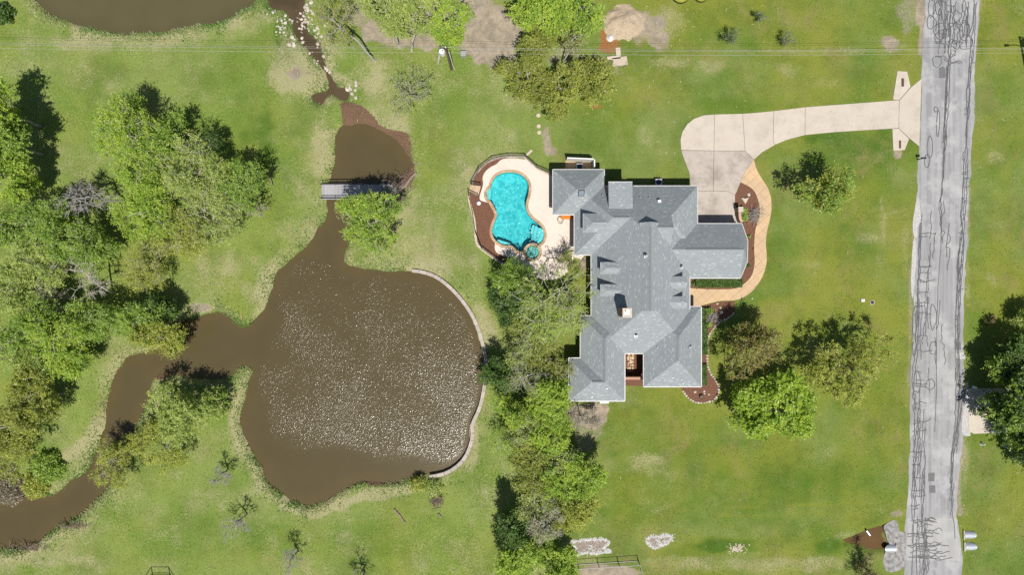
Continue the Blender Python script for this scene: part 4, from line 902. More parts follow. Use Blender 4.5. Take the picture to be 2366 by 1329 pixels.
for px, py, lab in ((1519, 423, 'grey air conditioner in the shade of the north house wall'), (1338, 388, 'grey air conditioner behind the white board fence')):
    p = P(px, py); ac = tag(empty('air_conditioner', p), lab, 'air conditioner')
    MB().box(p.x-.42, p.x+.42, p.y-.42, p.y+.42, .05, .8).build('casing', M['steel'], ac); MB().tube(p+Vector((0, 0, .8)), p+Vector((0, 0, .84)), .34, .34, 16).build('fan_grille', M['black_metal'], ac)
# brick pillar and curved wall by the garage court
gw = tag(empty('pillar_wall', P(1704, 490)), 'brick pillar with a short curved wall beside the garage court', 'wall')
pc = P(1702, 487); MB().box(pc.x-.26, pc.x+.26, pc.y-.28, pc.y+.28, 0, 1.5).build('pillar', M['brick'], gw); MB().box(pc.x-.31, pc.x+.31, pc.y-.33, pc.y+.33, 1.502, 1.62).build('cap', M['stone'], gw)
cv = catmull(PL([(1702,491),(1702,500),(1703,508),(1707,515)]), 4, False); l, q = offset(cv, .13, False), offset(cv, -.13, False); MB().prism(l+q[::-1], 0, 1.2).build('wall', M['brick'], gw)
l, q = offset(cv, .17, False), offset(cv, -.17, False); MB().prism(l+q[::-1], 1.202, 1.28).build('coping', m_plain('pink_brick_cap', (.5, .33, .26), (.42, .27, .21)), gw)
# ------------------------------------------------------------------ stones and rocks
def rock_mesh(seed, flat=0.6):
    bm = bmesh.new(); bmesh.ops.create_icosphere(bm, subdivisions=1, radius=1.0); r = random.Random(seed)
    ax = (r.uniform(.75, 1.25), r.uniform(.7, 1.1), flat*r.uniform(.8, 1.2))
    for v in bm.verts:
        k = r.uniform(.78, 1.15); v.co = Vector((v.co.x*ax[0]*k, v.co.y*ax[1]*k, v.co.z*ax[2]*k))
    me = bpy.data.meshes.new('rock'); bm.to_mesh(me); bm.free(); me.materials.append(M['rock']); return me
ROCKS = [rock_mesh(i, .55) for i in range(6)]
def place(name, me, p, s, rz, label=None, cat=None, group=None, parent=None, sz=None):
    o = bpy.data.objects.new(name, me); COL.objects.link(o)
    o.location = p; o.scale = (s, s, sz or s); o.rotation_euler = (0, 0, rz)
    if parent is not None: o.parent = parent; o.matrix_parent_inverse = WM(parent).inverted()
    return tag(o, label, cat, group)
rk = [(115,115,.5),(105,180,.35),(180,165,.4),(340,205,.5),(240,280,.4),(295,275,.35),(345,305,.5),(255,350,.4),(270,390,.35),(275,430,.3),(325,432,.3),(415,290,.45),(395,245,.45),(420,260,.5),(530,160,.5),(570,195,.5),(545,240,.45),
 (600,240,.4),(560,285,.45),(600,270,.4),(555,325,.45),(545,365,.5),(590,350,.4),(645,305,.4),(635,280,.35),(660,385,.55),(605,90,.7),(645,130,.6),(630,60,.5),(690,30,.6),(710,180,.5),(640,100,.4),(550,490,.55),(560,545,.45),(540,410,.35),
 (515,360,.5),(435,495,.5),(410,440,.4),(465,520,.35),(400,595,.5),(460,610,.55),(455,575,.4),(765,570,.6),(760,615,.4),(825,485,.55),(925,515,.5),(895,460,.35),(940,455,.3),(735,400,.4),(770,370,.4),(850,740,.45),(720,790,.35),(870,900,.5),
 (890,920,.6),(925,950,.5),(1170,1180,.6),(1200,1165,.4),(1220,1190,.5),(1235,1250,.6),(1280,1205,.5),(1285,1100,.6),(1290,1140,.5),(1285,1305,.5),(1205,1130,.35),(660,700,.3),(690,680,.3)]
RR_ = random.Random(3)
for k in range(40): rk.append((RR_.gauss(585, 60), RR_.gauss(240, 110), RR_.uniform(.18, .34)))
for k in range(26): rk.append((RR_.gauss(300, 80), RR_.gauss(300, 100), RR_.uniform(.15, .28)))
for k in range(22): rk.append((RR_.gauss(770, 80), RR_.gauss(420, 90), RR_.uniform(.15, .3)))
for k in range(26): rk.append((RR_.gauss(790, 45), RR_.gauss(790, 60), RR_.uniform(.12, .26)))
gxs, gys = gx, gy
def gz(x, y):
    i = min(max(int(np.searchsorted(gx, x))-1, 0), len(gx)-2); j = min(max(int(np.searchsorted(gy, y))-1, 0), len(gy)-2); return float(max(GZ[j:j+2, i:i+2].mean(), -9))
def rock_label(px, py):
    if py > 185: return 'pale limestone boulder in the pile at the mouth of the creek above the silt'
    if py > 120: return 'pale rock lying in the narrow brown creek below the power lines'
    if px < 664: return 'pale rock in the rows on the green bank west of the creek'
    if px < 720: return 'pale boulder crowding the creek bed near the top pond'
    return 'pale rock scattered on the dry grass east of the creek'
for zx, zy, s_ in rk:
    px, py = 600+zx/5.78, zy/5.78; x, y = W(px, py); z = max(gz(x, y), WATER_Z-.1)
    if px < 600 or py < 0: continue
    place('rock', RR_.choice(ROCKS), (x, y, z+.04), s_*.52*RR_.uniform(.85, 1.15), RR_.uniform(0, 6), rock_label(px, py), 'rock', rock_label(px, py).split(' ', 2)[2])
# white stone patches by the south ditch
def gravel_patch(name, ring, wd, n, seed, fillrate=.0):
    r = random.Random(seed); mb = MB(); pts = catmull(PL(ring), 4, True); rs = resample(pts, .05, True); c = np.mean(rs, axis=0)
    for k in range(n):
        p = np.array(r.choice(rs)); q = p+(c-p)*(r.random() if r.random() < fillrate else 0)*.9+np.array((r.gauss(0, wd), r.gauss(0, wd))); s_ = r.uniform(.05, .13); m = len(mb.v); a = r.uniform(0, 6)
        for t_ in range(4): mb.v.append((q[0]+s_*r.uniform(.7, 1.2)*math.cos(a+t_*1.57), q[1]+s_*r.uniform(.7, 1.2)*math.sin(a+t_*1.57), 0.0))
        mb.v.append((q[0], q[1], s_*.9))
        for t_ in range(4): mb.f.append([m+t_, m+(t_+1) % 4, m+4])
    o = mb.build(name, M['white_rock']); o['kind'] = 'stuff'
    MB().prism(inset(ccw(pts), -.1), -.05, .008).build('gravel_bed', m_gb)['kind'] = 'structure'
m_gb = m_plain('silty_gravel', (.27, .22, .185), (.20, .165, .14), scale=4)
gravel_patch('white_gravel', [(1322,1252),(1345,1250),(1370,1247),(1396,1247),(1408,1254),(1399,1262),(1396,1270),(1411,1275),(1380,1279),(1352,1279),(1326,1284),(1330,1268)], .10, 900, 1, .10)
gravel_patch('white_gravel', [(1496,1244),(1520,1240),(1552,1240),(1543,1254),(1530,1260),(1514,1266),(1499,1258)], .13, 480, 2, .2)
r_ = random.Random(8); mb = MB()
for k in range(110):
    q = W(r_.gauss(1702, 9), r_.gauss(1268, 6)); s_ = r_.uniform(.03, .08); mb.obox((*q, .03), (s_, 0, 0), (0, s_, 0), (0, 0, s_*.4))
mb.build('pale_litter', M['stone'])['kind'] = 'stuff'
# stone edging of the front beds
ed = tag(empty('stone_edging', P(1640, 860)), 'curved row of white stones edging the mulch bed east of the house', 'edging')
es = resample(edge_w, .36)
for i in range(len(es)-1):
    c = (np.array(es[i])+np.array(es[i+1]))/2; a = math.atan2(es[i+1][1]-es[i][1], es[i+1][0]-es[i][0]); o = place('stone', ROCKS[i % 6], (c[0], c[1], .06), .165, a, parent=ed, sz=.2)
for (px, py), s_ in (((1657,702),.22),((1664,711.5),.2),((1666,722),.26),((1674.5,739),.25),((1606,906),.2),((1627,905),.2),((1638,912),.18),((1628,910),.13),((1730,450),.22),((1738,690),.12)):
    k_ = {1657: 'northmost pale stone near the front walk curve', 1664: 'pale stone second from the front walk curve', 1666: 'tall pale stone just north of the stone edging', 1674.5: 'pale stone touching the north end of the stone edging', 1606: 'west stone of the group by the round planter', 1627: 'stone just northeast of the round planter', 1638: 'east stone of the group by the round planter', 1628: 'smallest stone east of the round planter', 1730: 'pale stone north of the triangular boulder', 1738: 'little stone at the outer bend of the front walk'}[px]
    place('stone', ROCKS[random.randrange(6)], P(px, py, .06), s_, random.uniform(0, 6), k_, 'stone', 'rocks on the mulch beds')
tr = P(1719.5, 463); tri = [(tr.x-.48, tr.y+.3), (tr.x+.05, tr.y-.5), (tr.x+.5, tr.y+.34), (tr.x, tr.y+.2)]
tag(MB().prism(tri, 0, .32).build('boulder', M['stone']), 'triangular tan boulder on the mulch north of the brick pillar', 'boulder')
# pond retaining wall
rw = tag(empty('retaining_wall', P(1120, 860)), 'curved grey stone retaining wall along the east side of the large pond', 'retaining wall')
rwp = [(952,628),(975,631),(1005,641),(1035,663),(1062,691),(1085,723),(1102,758),(1113,796),(1120,830),(1119,870),(1114,910),(1105,945),(1091,975),(1087,990),(1090,1005),(1084,1031),(1071,1059),(1051,1079),(1026,1093),(992,1100)]
rws = resample(catmull(PL(rwp), 4, False), .95); l, q = offset(rws, .33, False), offset(rws, -.12, False)
for i in range(len(rws)-1):
    a, b = offset(rws[i:i+2], -.36, False), offset(rws[i:i+2], .10, False); MB().prism(inset(ccw([a[0], a[1], b[1], b[0]]), .010), -1.0, .16+random.uniform(-.015, .015)).build('block', M['kerb'], rw)
# ------------------------------------------------------------------ foot bridge
br = tag(empty('footbridge', P(824, 443)), 'grey plank footbridge with thin metal rails across the creek', 'bridge')
bx = [W(743, 0, .55)[0], W(906, 0, .55)[0]]; byt, byb = W(0, 426.5, .55)[1], W(0, 460, .55)[1]; npl = 46
for i in range(npl):
    a = bx[0]+(bx[1]-bx[0])*i/npl; b = bx[0]+(bx[1]-bx[0])*(i+1)/npl; MB().box(a+.008, b-.008, byb+.1, byt-.1, .50, .545+random.uniform(-.006, .006)).build('plank', M['wood_grey'], br)
for y in (byb+.25, byt-.25): MB().box(bx[0]-.1, bx[1]+.1, y-.06, y+.06, .25, .498).build('beam', M['pole_wood'], br)
for y in (byb+.03, byt-.03):
    MB().box(bx[0], bx[1], y-.07, y+.07, .46, .58).build('side_rail', M['wood_grey'], br)
    for i in range(6):
        x = bx[0]+.1+(bx[1]-bx[0]-.2)*i/5; MB().box(x-.03, x+.03, y-.03, y+.03, .5, 1.5).build('post', M['black_metal'], br)
    MB().box(bx[0], bx[1], y-.045, y+.045, 1.46, 1.52).build('handrail', M['black_metal'], br); MB().box(bx[0], bx[1], y-.02, y+.02, .98, 1.02).build('middle_rail', M['black_metal'], br)
# ------------------------------------------------------------------ logs, brush and debris
def log(a, b, r0, r1, label, z=.15, name='log'):
    a = P(*a); b = P(*b); a.z = max(gz(a.x, a.y), WATER_Z)+z; b.z = max(gz(b.x, b.y), WATER_Z)+z; mb = MB(); pts = [a+(b-a)*t+Vector((random.uniform(-.06, .06), random.uniform(-.06, .06), .0)) for t in np.linspace(0, 1, 6)]
    for i in range(5): mb.tube(pts[i], pts[i+1], r0+(r1-r0)*i/5, r0+(r1-r0)*(i+1)/5, 8)
    tag(mb.build(name, M['dead_wood'], smooth=False), label, 'log')
log((922,448), (962,398), .22, .16, 'long fallen trunk lying on the bank east of the footbridge', .2); log((925,436), (955,408), .10, .06, 'thin fallen branch beside the long trunk near the footbridge', .12); log((958,382), (966,376), .14, .1, 'short dark log stub on the silt above the long trunk', .1)
log((912,1178), (936,1208), .16, .10, 'brown rotten log lying in the grass south of the large pond', .08); log((1014,1188), (1020,1196), .14, .1, 'dark log stub south of the rubble pile by the pond', .1); log((757,1160), (772,1147), .1, .05, 'pale driftwood on the south shore of the large pond', .1)
log((620,392), (631,429), .07, .10, 'forked grey dead branch standing in the grass east of the wood', .3); log((710,168), (735,172), .04, .03, 'thin white stick beside the brown puddle', .05)
def brush(px, py, rx_, ry_, n, label, mat, zz=.5, ln=(.5, 1.4), rad=.022, name='brush_pile', cat='brush pile', seed=1):
    r = random.Random(seed); mb = MB()
    for k in range(n):
        x, y = W(px+r.gauss(0, rx_/2), py+r.gauss(0, ry_/2)); z = r.uniform(.02, zz); a = r.uniform(0, 6.3); L_ = r.uniform(*ln)/2; e = r.uniform(-.3, .5)
        mb.tube((x-L_*math.cos(a), y-L_*math.sin(a), max(.02, z-e*L_)), (x+L_*math.cos(a), y+L_*math.sin(a), z+e*L_), rad*r.uniform(.7, 1.6), rad*.5, 4, False)
    return tag(mb.build(name, mat), label, cat)
brush(898, 445, 26, 16, 170, 'heap of pale brushwood caught at the east end of the footbridge', M['bark_grey'], 1.0, seed=2); brush(925, 425, 30, 26, 110, 'brown driftwood twigs on the silt beside the footbridge', M['dead_wood'], .3, seed=3)
brush(1008, 1158, 14, 10, 80, 'dark brush heap beside broken slabs south of the pond', M['dead_wood'], .5, seed=4); brush(905, 455, 30, 12, 90, 'scrubby twigs on the bank below the footbridge', M['dead_wood'], .6, seed=5)
brush(1380, 150, 40, 16, 90, 'tangle of dead twigs and litter under the olive tree', M['dead_wood'], .4, seed=6); brush(172, 1214, 40, 8, 60, 'washed up twigs along the lower creek bank', M['dead_wood'], .25, seed=7); brush(70, 1266, 50, 6, 70, 'dark flood debris on the lower creek bank by the picture corner', M['dead_wood'], .25, seed=8)
brush(1740, 497, 16, 18, 70, 'clump of dry bare stems in the mulch beside the walkway', M['bark_grey'], .9, (.6, 1.6), .022, 'dead_shrub', 'shrub', 9); brush(1646, 733, 16, 14, 60, 'dry bare cactus-like stems in the front mulch bed', M['bark_grey'], .8, (.5, 1.2), .028, 'dead_shrub', 'shrub', 10)
for (px, py, a, b, rot, lab) in ((1432,142,.95,.55,.15,'broad flat pale slab on the lawn beside the orange soil'),(1418,133,.85,.2,.1,'narrow pale plank-like slab beside the broad flat slab'),(1428,119,.3,.5,.1,'small upright pale slab above the broad flat slab'),(1006,1136,.5,.3,.5,'broken white slab above the brush heap south of the pond'),(1001,1143,.4,.25,.5,'smaller broken white slab touching the brush heap')):
    c = P(px, py, .1); tag(MB().obox(c, (a*math.cos(rot), a*math.sin(rot), 0), (-b*math.sin(rot), b*math.cos(rot), 0), (0, 0, .1)).build('slab', M['stone']), lab, 'slab')
for px, py, wh in ((1244,266.5,'northmost'),(1244.7,291.5,'middle'),(1246,306,'southmost')):
    tag(MB().tube(P(px, py, -.02), P(px, py, .07), .27, .26, 20).build('stepping_stone', M['stone']), wh+' of three round pale stepping stones on the lawn north of the pool', 'stepping stone', 'round stepping stones on the lawn')
# heap of tan chips by the top edge
X, Y = np.meshgrid(np.linspace(-1, 1, 41), np.linspace(-1, 1, 41)); c = W(1440, 52); rr = np.hypot(X, Y)+.12*vnoise(X*4, Y*4, 1, 61)
Zp = 1.25*np.clip(1-rr, -.05, 1)**1.1*(1+.15*vnoise(X*6, Y*6, 1, 62))+.05*vnoise(X*20, Y*20, 1, 63); Zp = np.where(np.isnan(Zp), -.1, Zp); id_ = np.arange(41*41).reshape(41, 41)
me = quads_mesh('dirt_pile', np.stack([c[0]+X*2.9, c[1]+Y*2.4, Zp-.06], -1).reshape(-1, 3), 0, None, np.stack([id_[:-1, :-1], id_[:-1, 1:], id_[1:, 1:], id_[1:, :-1]], -1).reshape(-1, 4))
tag(link('dirt_pile', me, None, m_plain('wood_chips', (.52, .42, .30), (.30, .235, .16), scale=11, bump=.05, bscale=16, detail=6)), 'big heap of pale tan wood chips near the top edge', 'pile')
c = W(1410, 87); tag(MB().tube((*c, -.1), (*c, .5), .6, .12, 9).build('rubble_pile', M['white_rock']), 'small grey rubble heap beside the orange soil', 'pile')
for px, lab in ((1572, 'larger olive yellow round tarp cover cut by the top edge'), (1619, 'smaller olive yellow round tarp cover cut by the top edge')):
    R0 = 1.15 if px < 1600 else .9; p = P(px, -13 if px < 1600 else -11); o = tag(empty('round_cover', p), lab, 'cover'); mb = MB(); n = 20
    for k in range(5):
        a0, a1 = k/5*1.45, (k+1)/5*1.45
        mb.tube(p+Vector((0, 0, .25+.5*math.sin(a0))), p+Vector((0, 0, .25+.5*math.sin(a1))), R0*math.cos(a0), R0*math.cos(a1), n, False)
    mb.build('tarp', M['yellow_tarp'], o); MB().tube(p, p+Vector((0, 0, .27)), R0*1.05, R0*1.02, n).build('rim', M['black_metal'], o)
# ------------------------------------------------------------------ small street furniture
mbx = P(2119, 369); mo = tag(empty('mailbox', mbx), 'dark mailbox on a post at the road edge below the driveway', 'mailbox')
MB().box(mbx.x-.05, mbx.x+.05, mbx.y-.05, mbx.y+.05, 0, 1.1).build('post', M['black_metal'], mo); mb = MB().box(mbx.x-.12, mbx.x+.40, mbx.y-.11, mbx.y+.11, 1.05, 1.22); mb.tube((mbx.x-.12, mbx.y, 1.22), (mbx.x+.40, mbx.y, 1.22), .11, .11, 12); mb.build('box', M['glass'], mo)
c = P(2014.5, 699); o = tag(empty('manhole', c), 'round grey manhole with a pale ring on the front lawn', 'manhole'); MB().tube(c, c+Vector((0, 0, .08)), .30, .30, 20).build('ring', M['stone'], o); MB().tube(c+Vector((0, 0, .08)), c+Vector((0, 0, .10)), .23, .23, 20).build('lid', M['glass'], o)
c = P(1992.5, 694.5); o = tag(empty('utility_box', c), 'small white utility box beside the manhole on the lawn', 'utility box'); MB().box(c.x-.2, c.x+.2, c.y-.16, c.y+.16, 0, .12).build('casing', M['white'], o); MB().box(c.x-.22, c.x+.22, c.y-.18, c.y+.18, .122, .16).build('lid', M['white'], o)
c = P(1071.5, 127.5); o = tag(empty('utility_box', c), 'grey green utility pedestal east of the wooden pole', 'utility box'); MB().box(c.x-.3, c.x+.3, c.y-.3, c.y+.3, 0, .7).build('casing', M['wood_grey'], o); MB().box(c.x-.33, c.x+.33, c.y-.33, c.y+.33, .702, .76).build('lid', M['wood_grey'], o)
c = P(1619.5, 917); o = tag(empty('planter', c), 'small dark round planter on the mulch at the southeast house corner', 'planter'); MB().tube(c, c+Vector((0, 0, .35)), .2, .28, 14).build('pot', M['glass'], o); MB().tube(c+Vector((0, 0, .352)), c+Vector((0, 0, .36)), .22, .22, 14).build('soil', M['soil'], o)
c = P(1395, 928.5); tag(MB().obox((c.x, c.y, .5), (.55, 0, 0), (0, .14, 0), (0, 0, .12)).build('bench', M['white']), 'white bench end against the south wall of the house', 'bench')
def culvert(px, py, label, rot=0.0):
    c = P(px, py, -.05); o = tag(empty('culvert', c), label, 'culvert'); mb = MB(); n = 10; R0 = .52; d = Vector((math.cos(rot), math.sin(rot), 0)); s_ = Vector((-d.y, d.x, 0))
    for k in range(n):
        a0, a1 = math.pi*k/n, math.pi*(k+1)/n; e0, e1 = .15+.85*math.sin(a0), .15+.85*math.sin(a1)
        p = lambda a, t: tuple(c+s_*(R0*math.cos(a))+Vector((0, 0, R0*.7*math.sin(a)))+d*t)
        mb.poly([p(a0, -.6), p(a0, .9*e0), p(a1, .9*e1), p(a1, -.6)])
    mb.build('pipe_end', M['steel'], o); MB().obox(c+Vector((0, 0, .05))-d*.65, d*.06, s_*.6, (0, 0, .25)).build('headwall', M['stone'], o)
culvert(2236, 1236, 'upper of two flared metal culvert ends east of the road'); culvert(2237.5, 1263, 'lower of two flared metal culvert ends east of the road')
culvert(2057, 1268, 'dull metal culvert end at the roadside pool', math.pi); o = P(2002, 1227, .25); tag(MB().tube(o, P(2009.5, 1237.5, .25), .13, .13, 12).build('drain_pipe', M['steel']), 'short grey pipe sticking out over the roadside pool', 'pipe')
for px, py, lab in ((2267,1026,'white conical flowerpot light under the south edge of the roadside tree'), (2249,895,'white marker cone under the west edge of the roadside tree')):
    c = P(px, py); tag(MB().tube(c, c+Vector((0, 0, .7)), .22, .06, 12).build('marker', M['white']), lab, 'marker')
dr = MB().prism(PL([(2238,898),(2366,898),(2400,905),(2400,1000),(2366,998),(2250,1003),(2237,997)]), -.05, .045).build('neighbour_driveway', m_drive); dr['kind'] = 'structure'
# utility poles and wires
def pole(px, py, h_, label, tf, guy):
    c = P(px, py); o = tag(empty('utility_pole', c), label, 'utility pole'); MB().tube(c, c+Vector((0, 0, h_)), .17, .11, 10).build('pole', M['pole_wood'], o)
    MB().tube(c+Vector((0, 0, h_)), c+Vector((0, 0, h_+.25)), .06, .08, 8).build('insulator', M['white'], o)
    if tf:
        t_ = c+Vector((-.55, -.05, h_-2.0)); b_ = MB().tube(t_, t_+Vector((0, 0, .95)), .33, .33, 16).build('transformer', M['white'], o); MB().tube(t_+Vector((.12, .05, .95)), t_+Vector((.12, .05, 1.2)), .05, .05, 8).build('bushing', M['black_metal'], b_); MB().bar(t_+Vector((.3, .03, .4)), c+Vector((0, 0, h_-1.6)), .08, .1).build('bracket', M['steel'], o)
    if guy: MB().path([c+Vector((.38, .05, 0)), c+Vector((.30, .0, 2.2)), c+Vector((.24, .0, h_-1.6))], .055, 8).build('conduit', M['white'], o)
    return c
pa = pole(1043.5, 160, 7.9, 'brown wooden utility pole with a white transformer near the top edge', True, True)
pb = P(2371, 166); o = tag(empty('utility_pole', pb), 'tall wooden street lamp pole with transformer at the right picture edge', 'utility pole')
MB().tube(pb, pb+Vector((0, 0, 9.8)), .19, .13, 10).build('pole', M['pole_wood'], o); MB().tube(pb+Vector((.45, .1, 7.5)), pb+Vector((.45, .1, 8.5)), .38, .38, 14).build('transformer', M['steel'], o); MB().bar(pb+Vector((-.2, .1, 9.6)), pb+Vector((.5, 0, 9.6)), .12, .12).build('cross_arm', M['pole_wood'], o)
arm = MB().path([pb+Vector((0, 0, 7.3)), pb+Vector((-.9, .05, 7.5)), pb+Vector((-1.7, .05, 7.45))], .05, 6).build('lamp_arm', M['steel'], o); MB().obox(pb+Vector((-1.9, .05, 7.4)), (.3, 0, 0), (0, .13, 0), (0, 0, .08)).build('lamp_head', M['steel'], o)
def wire(pts, sag, label, rad=.017):
    mb = MB()
    for a, b in zip(pts[:-1], pts[1:]):
        a, b = Vector(a), Vector(b); q = [a+(b-a)*t-Vector((0, 0, sag*4*t*(1-t))) for t in np.linspace(0, 1, 17)]; mb.path(q, rad, 4)
    tag(mb.build('power_line', M['wire']), label, 'power line')
for k, (dz_, dy_, rad, lab) in enumerate(((0.15, 0, .013, 'topmost overhead power line crossing the picture along the upper edge'), (-.55, .05, .010, 'middle overhead power line crossing the picture along the upper edge'), (-1.5, -.05, .013, 'lowest overhead power line crossing the picture along the upper edge'))):
    wire([(-105, 29.6+dy_, 7.9+dz_), pa+Vector((0, dy_, 7.9+dz_)), pb+Vector((0, dy_, 9.0+dz_*.9)), (130, 28.5, 9+dz_)], 1.0, lab, rad)
# wire fence at the bottom edge and the play enclosure
def post_fence(line, hgt, label, mat, nseg):
    r = tag(empty('wire_fence', (*line[0], 0)), label, 'fence')
    for a, b, n in zip(line[:-1], line[1:], nseg):
        for i in range(n+1):
            if i == n and (a, b) != (line[-2], line[-1]): continue
            x = a[0]+(b[0]-a[0])*i/n; y = a[1]+(b[1]-a[1])*i/n; MB().tube((x, y, 0), (x, y, hgt+.06), .05, .05, 8).build('post', mat, r)
        
        for zz in (.08, hgt): MB().bar((*a, zz), (*b, zz), .05, .05).build('rail', mat, r)
        me_ = MB(); d = np.array(b)-np.array(a); L_ = np.hypot(*d)
        for q in range(int(L_/.12)):
            x, y = np.array(a)+d*(q+.5)*.12/L_; me_.box(x-.004, x+.004, y-.004, y+.004, .08, hgt)
        o = me_.build('wire_mesh', mat, r); o['kind'] = 'stuff'
post_fence(PL([(1300,1308.5),(1335,1305.5),(1474,1296.5),(1486,1335)]), 1.5, 'black wire fence along the bottom edge beside the pink dirt', M['black_metal'], [1, 3, 2])
kc = P(374, 1366); ko = tag(empty('trampoline', kc), 'netless trampoline enclosure cut by the bottom edge', 'trampoline'); hx = [(kc.x+2.2*math.cos(math.pi/3*i), kc.y+2.0*math.sin(math.pi/3*i)) for i in range(6)]
for i in range(6):
    j = (i+1) % 6; MB().tube((*hx[i], 0), (*hx[i], 2.9), .06, .05, 8).build('post', M['black_metal'], ko); MB().tube((*hx[i], 2.9), (*hx[j], 2.9), .045, .045, 6).build('rail', M['black_metal'], ko); MB().tube((*hx[i], 1.2), (*hx[j], 1.2), .04, .04, 6).build('rail', M['black_metal'], ko)
MB().prism(hx, .7, .74).build('mat', M['glass'], ko)
# hedges and low plants by the house
def blob_leaves(pts_fn, n, size, rng, up=.7):
    c = pts_fn(n); nrm = rng.normal(0, 1, (n, 3)); nrm[:, 2] = np.abs(nrm[:, 2])+up; nrm /= np.linalg.norm(nrm, axis=1)[:, None]
    t_ = np.cross(nrm, rng.normal(0, 1, (n, 3))); t_ /= np.linalg.norm(t_, axis=1)[:, None]+1e-9; b_ = np.cross(nrm, t_); s_ = size*rng.uniform(.6, 1.35, (n, 1))
    V = np.stack([c-t_*s_, c-b_*s_*.55, c+t_*s_, c+b_*s_*.55], 1).reshape(-1, 3); return V
def foliage(name, parent, V, tint, mat):
    me = quads_mesh(name, V, len(V)//4, {'tint': np.repeat(tint, 4)}); return link(name, me, parent, mat)
def hedge(px0, px1, py0, py1, h_, label, key, n, seed):
    rng = np.random.default_rng(seed); x0, y1 = W(px0, py0); x1, y0 = W(px1, py1)
    def f(n):
        p = np.stack([rng.uniform(x0, x1, n), rng.uniform(y0, y1, n), h_*np.sqrt(rng.uniform(.05, 1, n))], 1); p[:, 2] *= .75+.35*vnoise(p[:, 0], p[:, 1], .6, seed); return p
    r = tag(empty('hedge', ((x0+x1)/2, (y0+y1)/2, 0)), label, 'hedge'); foliage('foliage', r, blob_leaves(f, n, .085, rng), np.clip(rng.normal(.45, .25, n), 0, 1), LEAF[key])
    mb = MB(); k = max(2, int(max(x1-x0, y1-y0)/.7))
    for i in range(k):
        t_ = (i+.5)/k; x, y = (x0+(x1-x0)*t_, (y0+y1)/2) if x1-x0 > y1-y0 else ((x0+x1)/2, y0+(y1-y0)*t_); mb.tube((x, y, -.02), (x, y, h_*.7), .03, .02, 5)
    mb.build('stem', M['bark_brown'], r)
hedge(1605, 1712, 645, 664, .8, 'clipped green hedge under the south eave of the garage wing', 'deep', 7000, 1); hedge(1618, 1632, 712, 819, .8, 'long narrow green hedge against the east wall north of the gap', 'deep', 6500, 2); hedge(1617, 1631, 842, 889, .7, 'short narrow green hedge at the southeast corner wall', 'deep', 3200, 3)
def shrub(px, py, rad, h_, label, key, n, seed, size=.1, sparse=False, name='shrub'):
    rng = np.random.default_rng(seed); c = W(px, py)
    def f(n):
        d = rng.normal(0, 1, (n, 3)); d /= np.linalg.norm(d, axis=1)[:, None]; d[:, 2] = np.abs(d[:, 2]); rr_ = rng.uniform(.3, 1, (n, 1))**.6; k = 1+.25*vnoise(d[:, 0]*3, d[:, 1]*3, 1, seed)[:, None]
        return d*rr_*k*np.array([rad, rad, h_])+np.array([c[0], c[1], .05])
    r = tag(empty(name, (*c, 0)), label, 'shrub'); foliage('foliage', r, blob_leaves(f, n, size, rng), np.clip(rng.normal(.5, .25, n), 0, 1), LEAF[key]); mb = MB(); q = random.Random(seed)
    for i in range(14):
        a = q.uniform(0, 6.3); e = q.uniform(.3, .95); mb.tube((*c, -.02), (c[0]+rad*e*math.cos(a), c[1]+rad*e*math.sin(a), h_*q.uniform(.5, .95)), .025, .008, 4, False)
    mb.build('stem', M['bark_grey'], r)
shrub(1714, 489, .55, 1.1, 'bright green shrub hugging the brick pillar by the garage court', 'mid', 1500, 11); shrub(1716, 503, .5, 1.0, 'second bright green shrub just south of the one hugging the pillar', 'mid', 1200, 12)
shrub(1639, 718, .45, .8, 'rounded green shrub at the front door end of the mulch bed', 'mid', 700, 13); shrub(1637, 749, .4, .6, 'small green shrub next to the long narrow hedge', 'mid', 600, 14); shrub(1730, 546, .22, .4, 'tiny green plant alone in the mulch east of the garage wing', 'mid', 160, 15); shrub(1728, 614, .2, .35, 'tiny dark plant in the mulch near the walkway bend', 'deep', 140, 16); shrub(1603, 655, .3, .4, 'low dark plant in the corner mulch by the front walk', 'deep', 220, 17)
shrub(12, 35, 1.4, 1.8, 'dark round bush in the upper left corner', 'deep', 2600, 18, .12); shrub(118, 1078, 2.1, 2.0, 'leafy green bush on the inner bend of the lower creek', 'mid', 3000, 19, .13); shrub(92, 1118, 1.9, 1.5, 'yellow green bush leaning over the lower creek', 'yellow', 2200, 20, .12); shrub(18, 1122, 2.6, 1.9, 'grey dry brush mound beside the lower creek at the left edge', 'grey', 4200, 21, .12)
shrub(1002, 1128, 1.3, 1.5, 'sparse pale green bush on the south shore next to the retaining wall end', 'sage', 900, 22, .1); shrub(2285, 740, .9, .5, 'low brown dead weeds on the verge east of the road', 'tan', 260, 23, .12); shrub(968, 1118, 1.2, 1.9, 'sparse yellow green bush on the south shore of the large pond', 'yellow', 700, 24, .1)
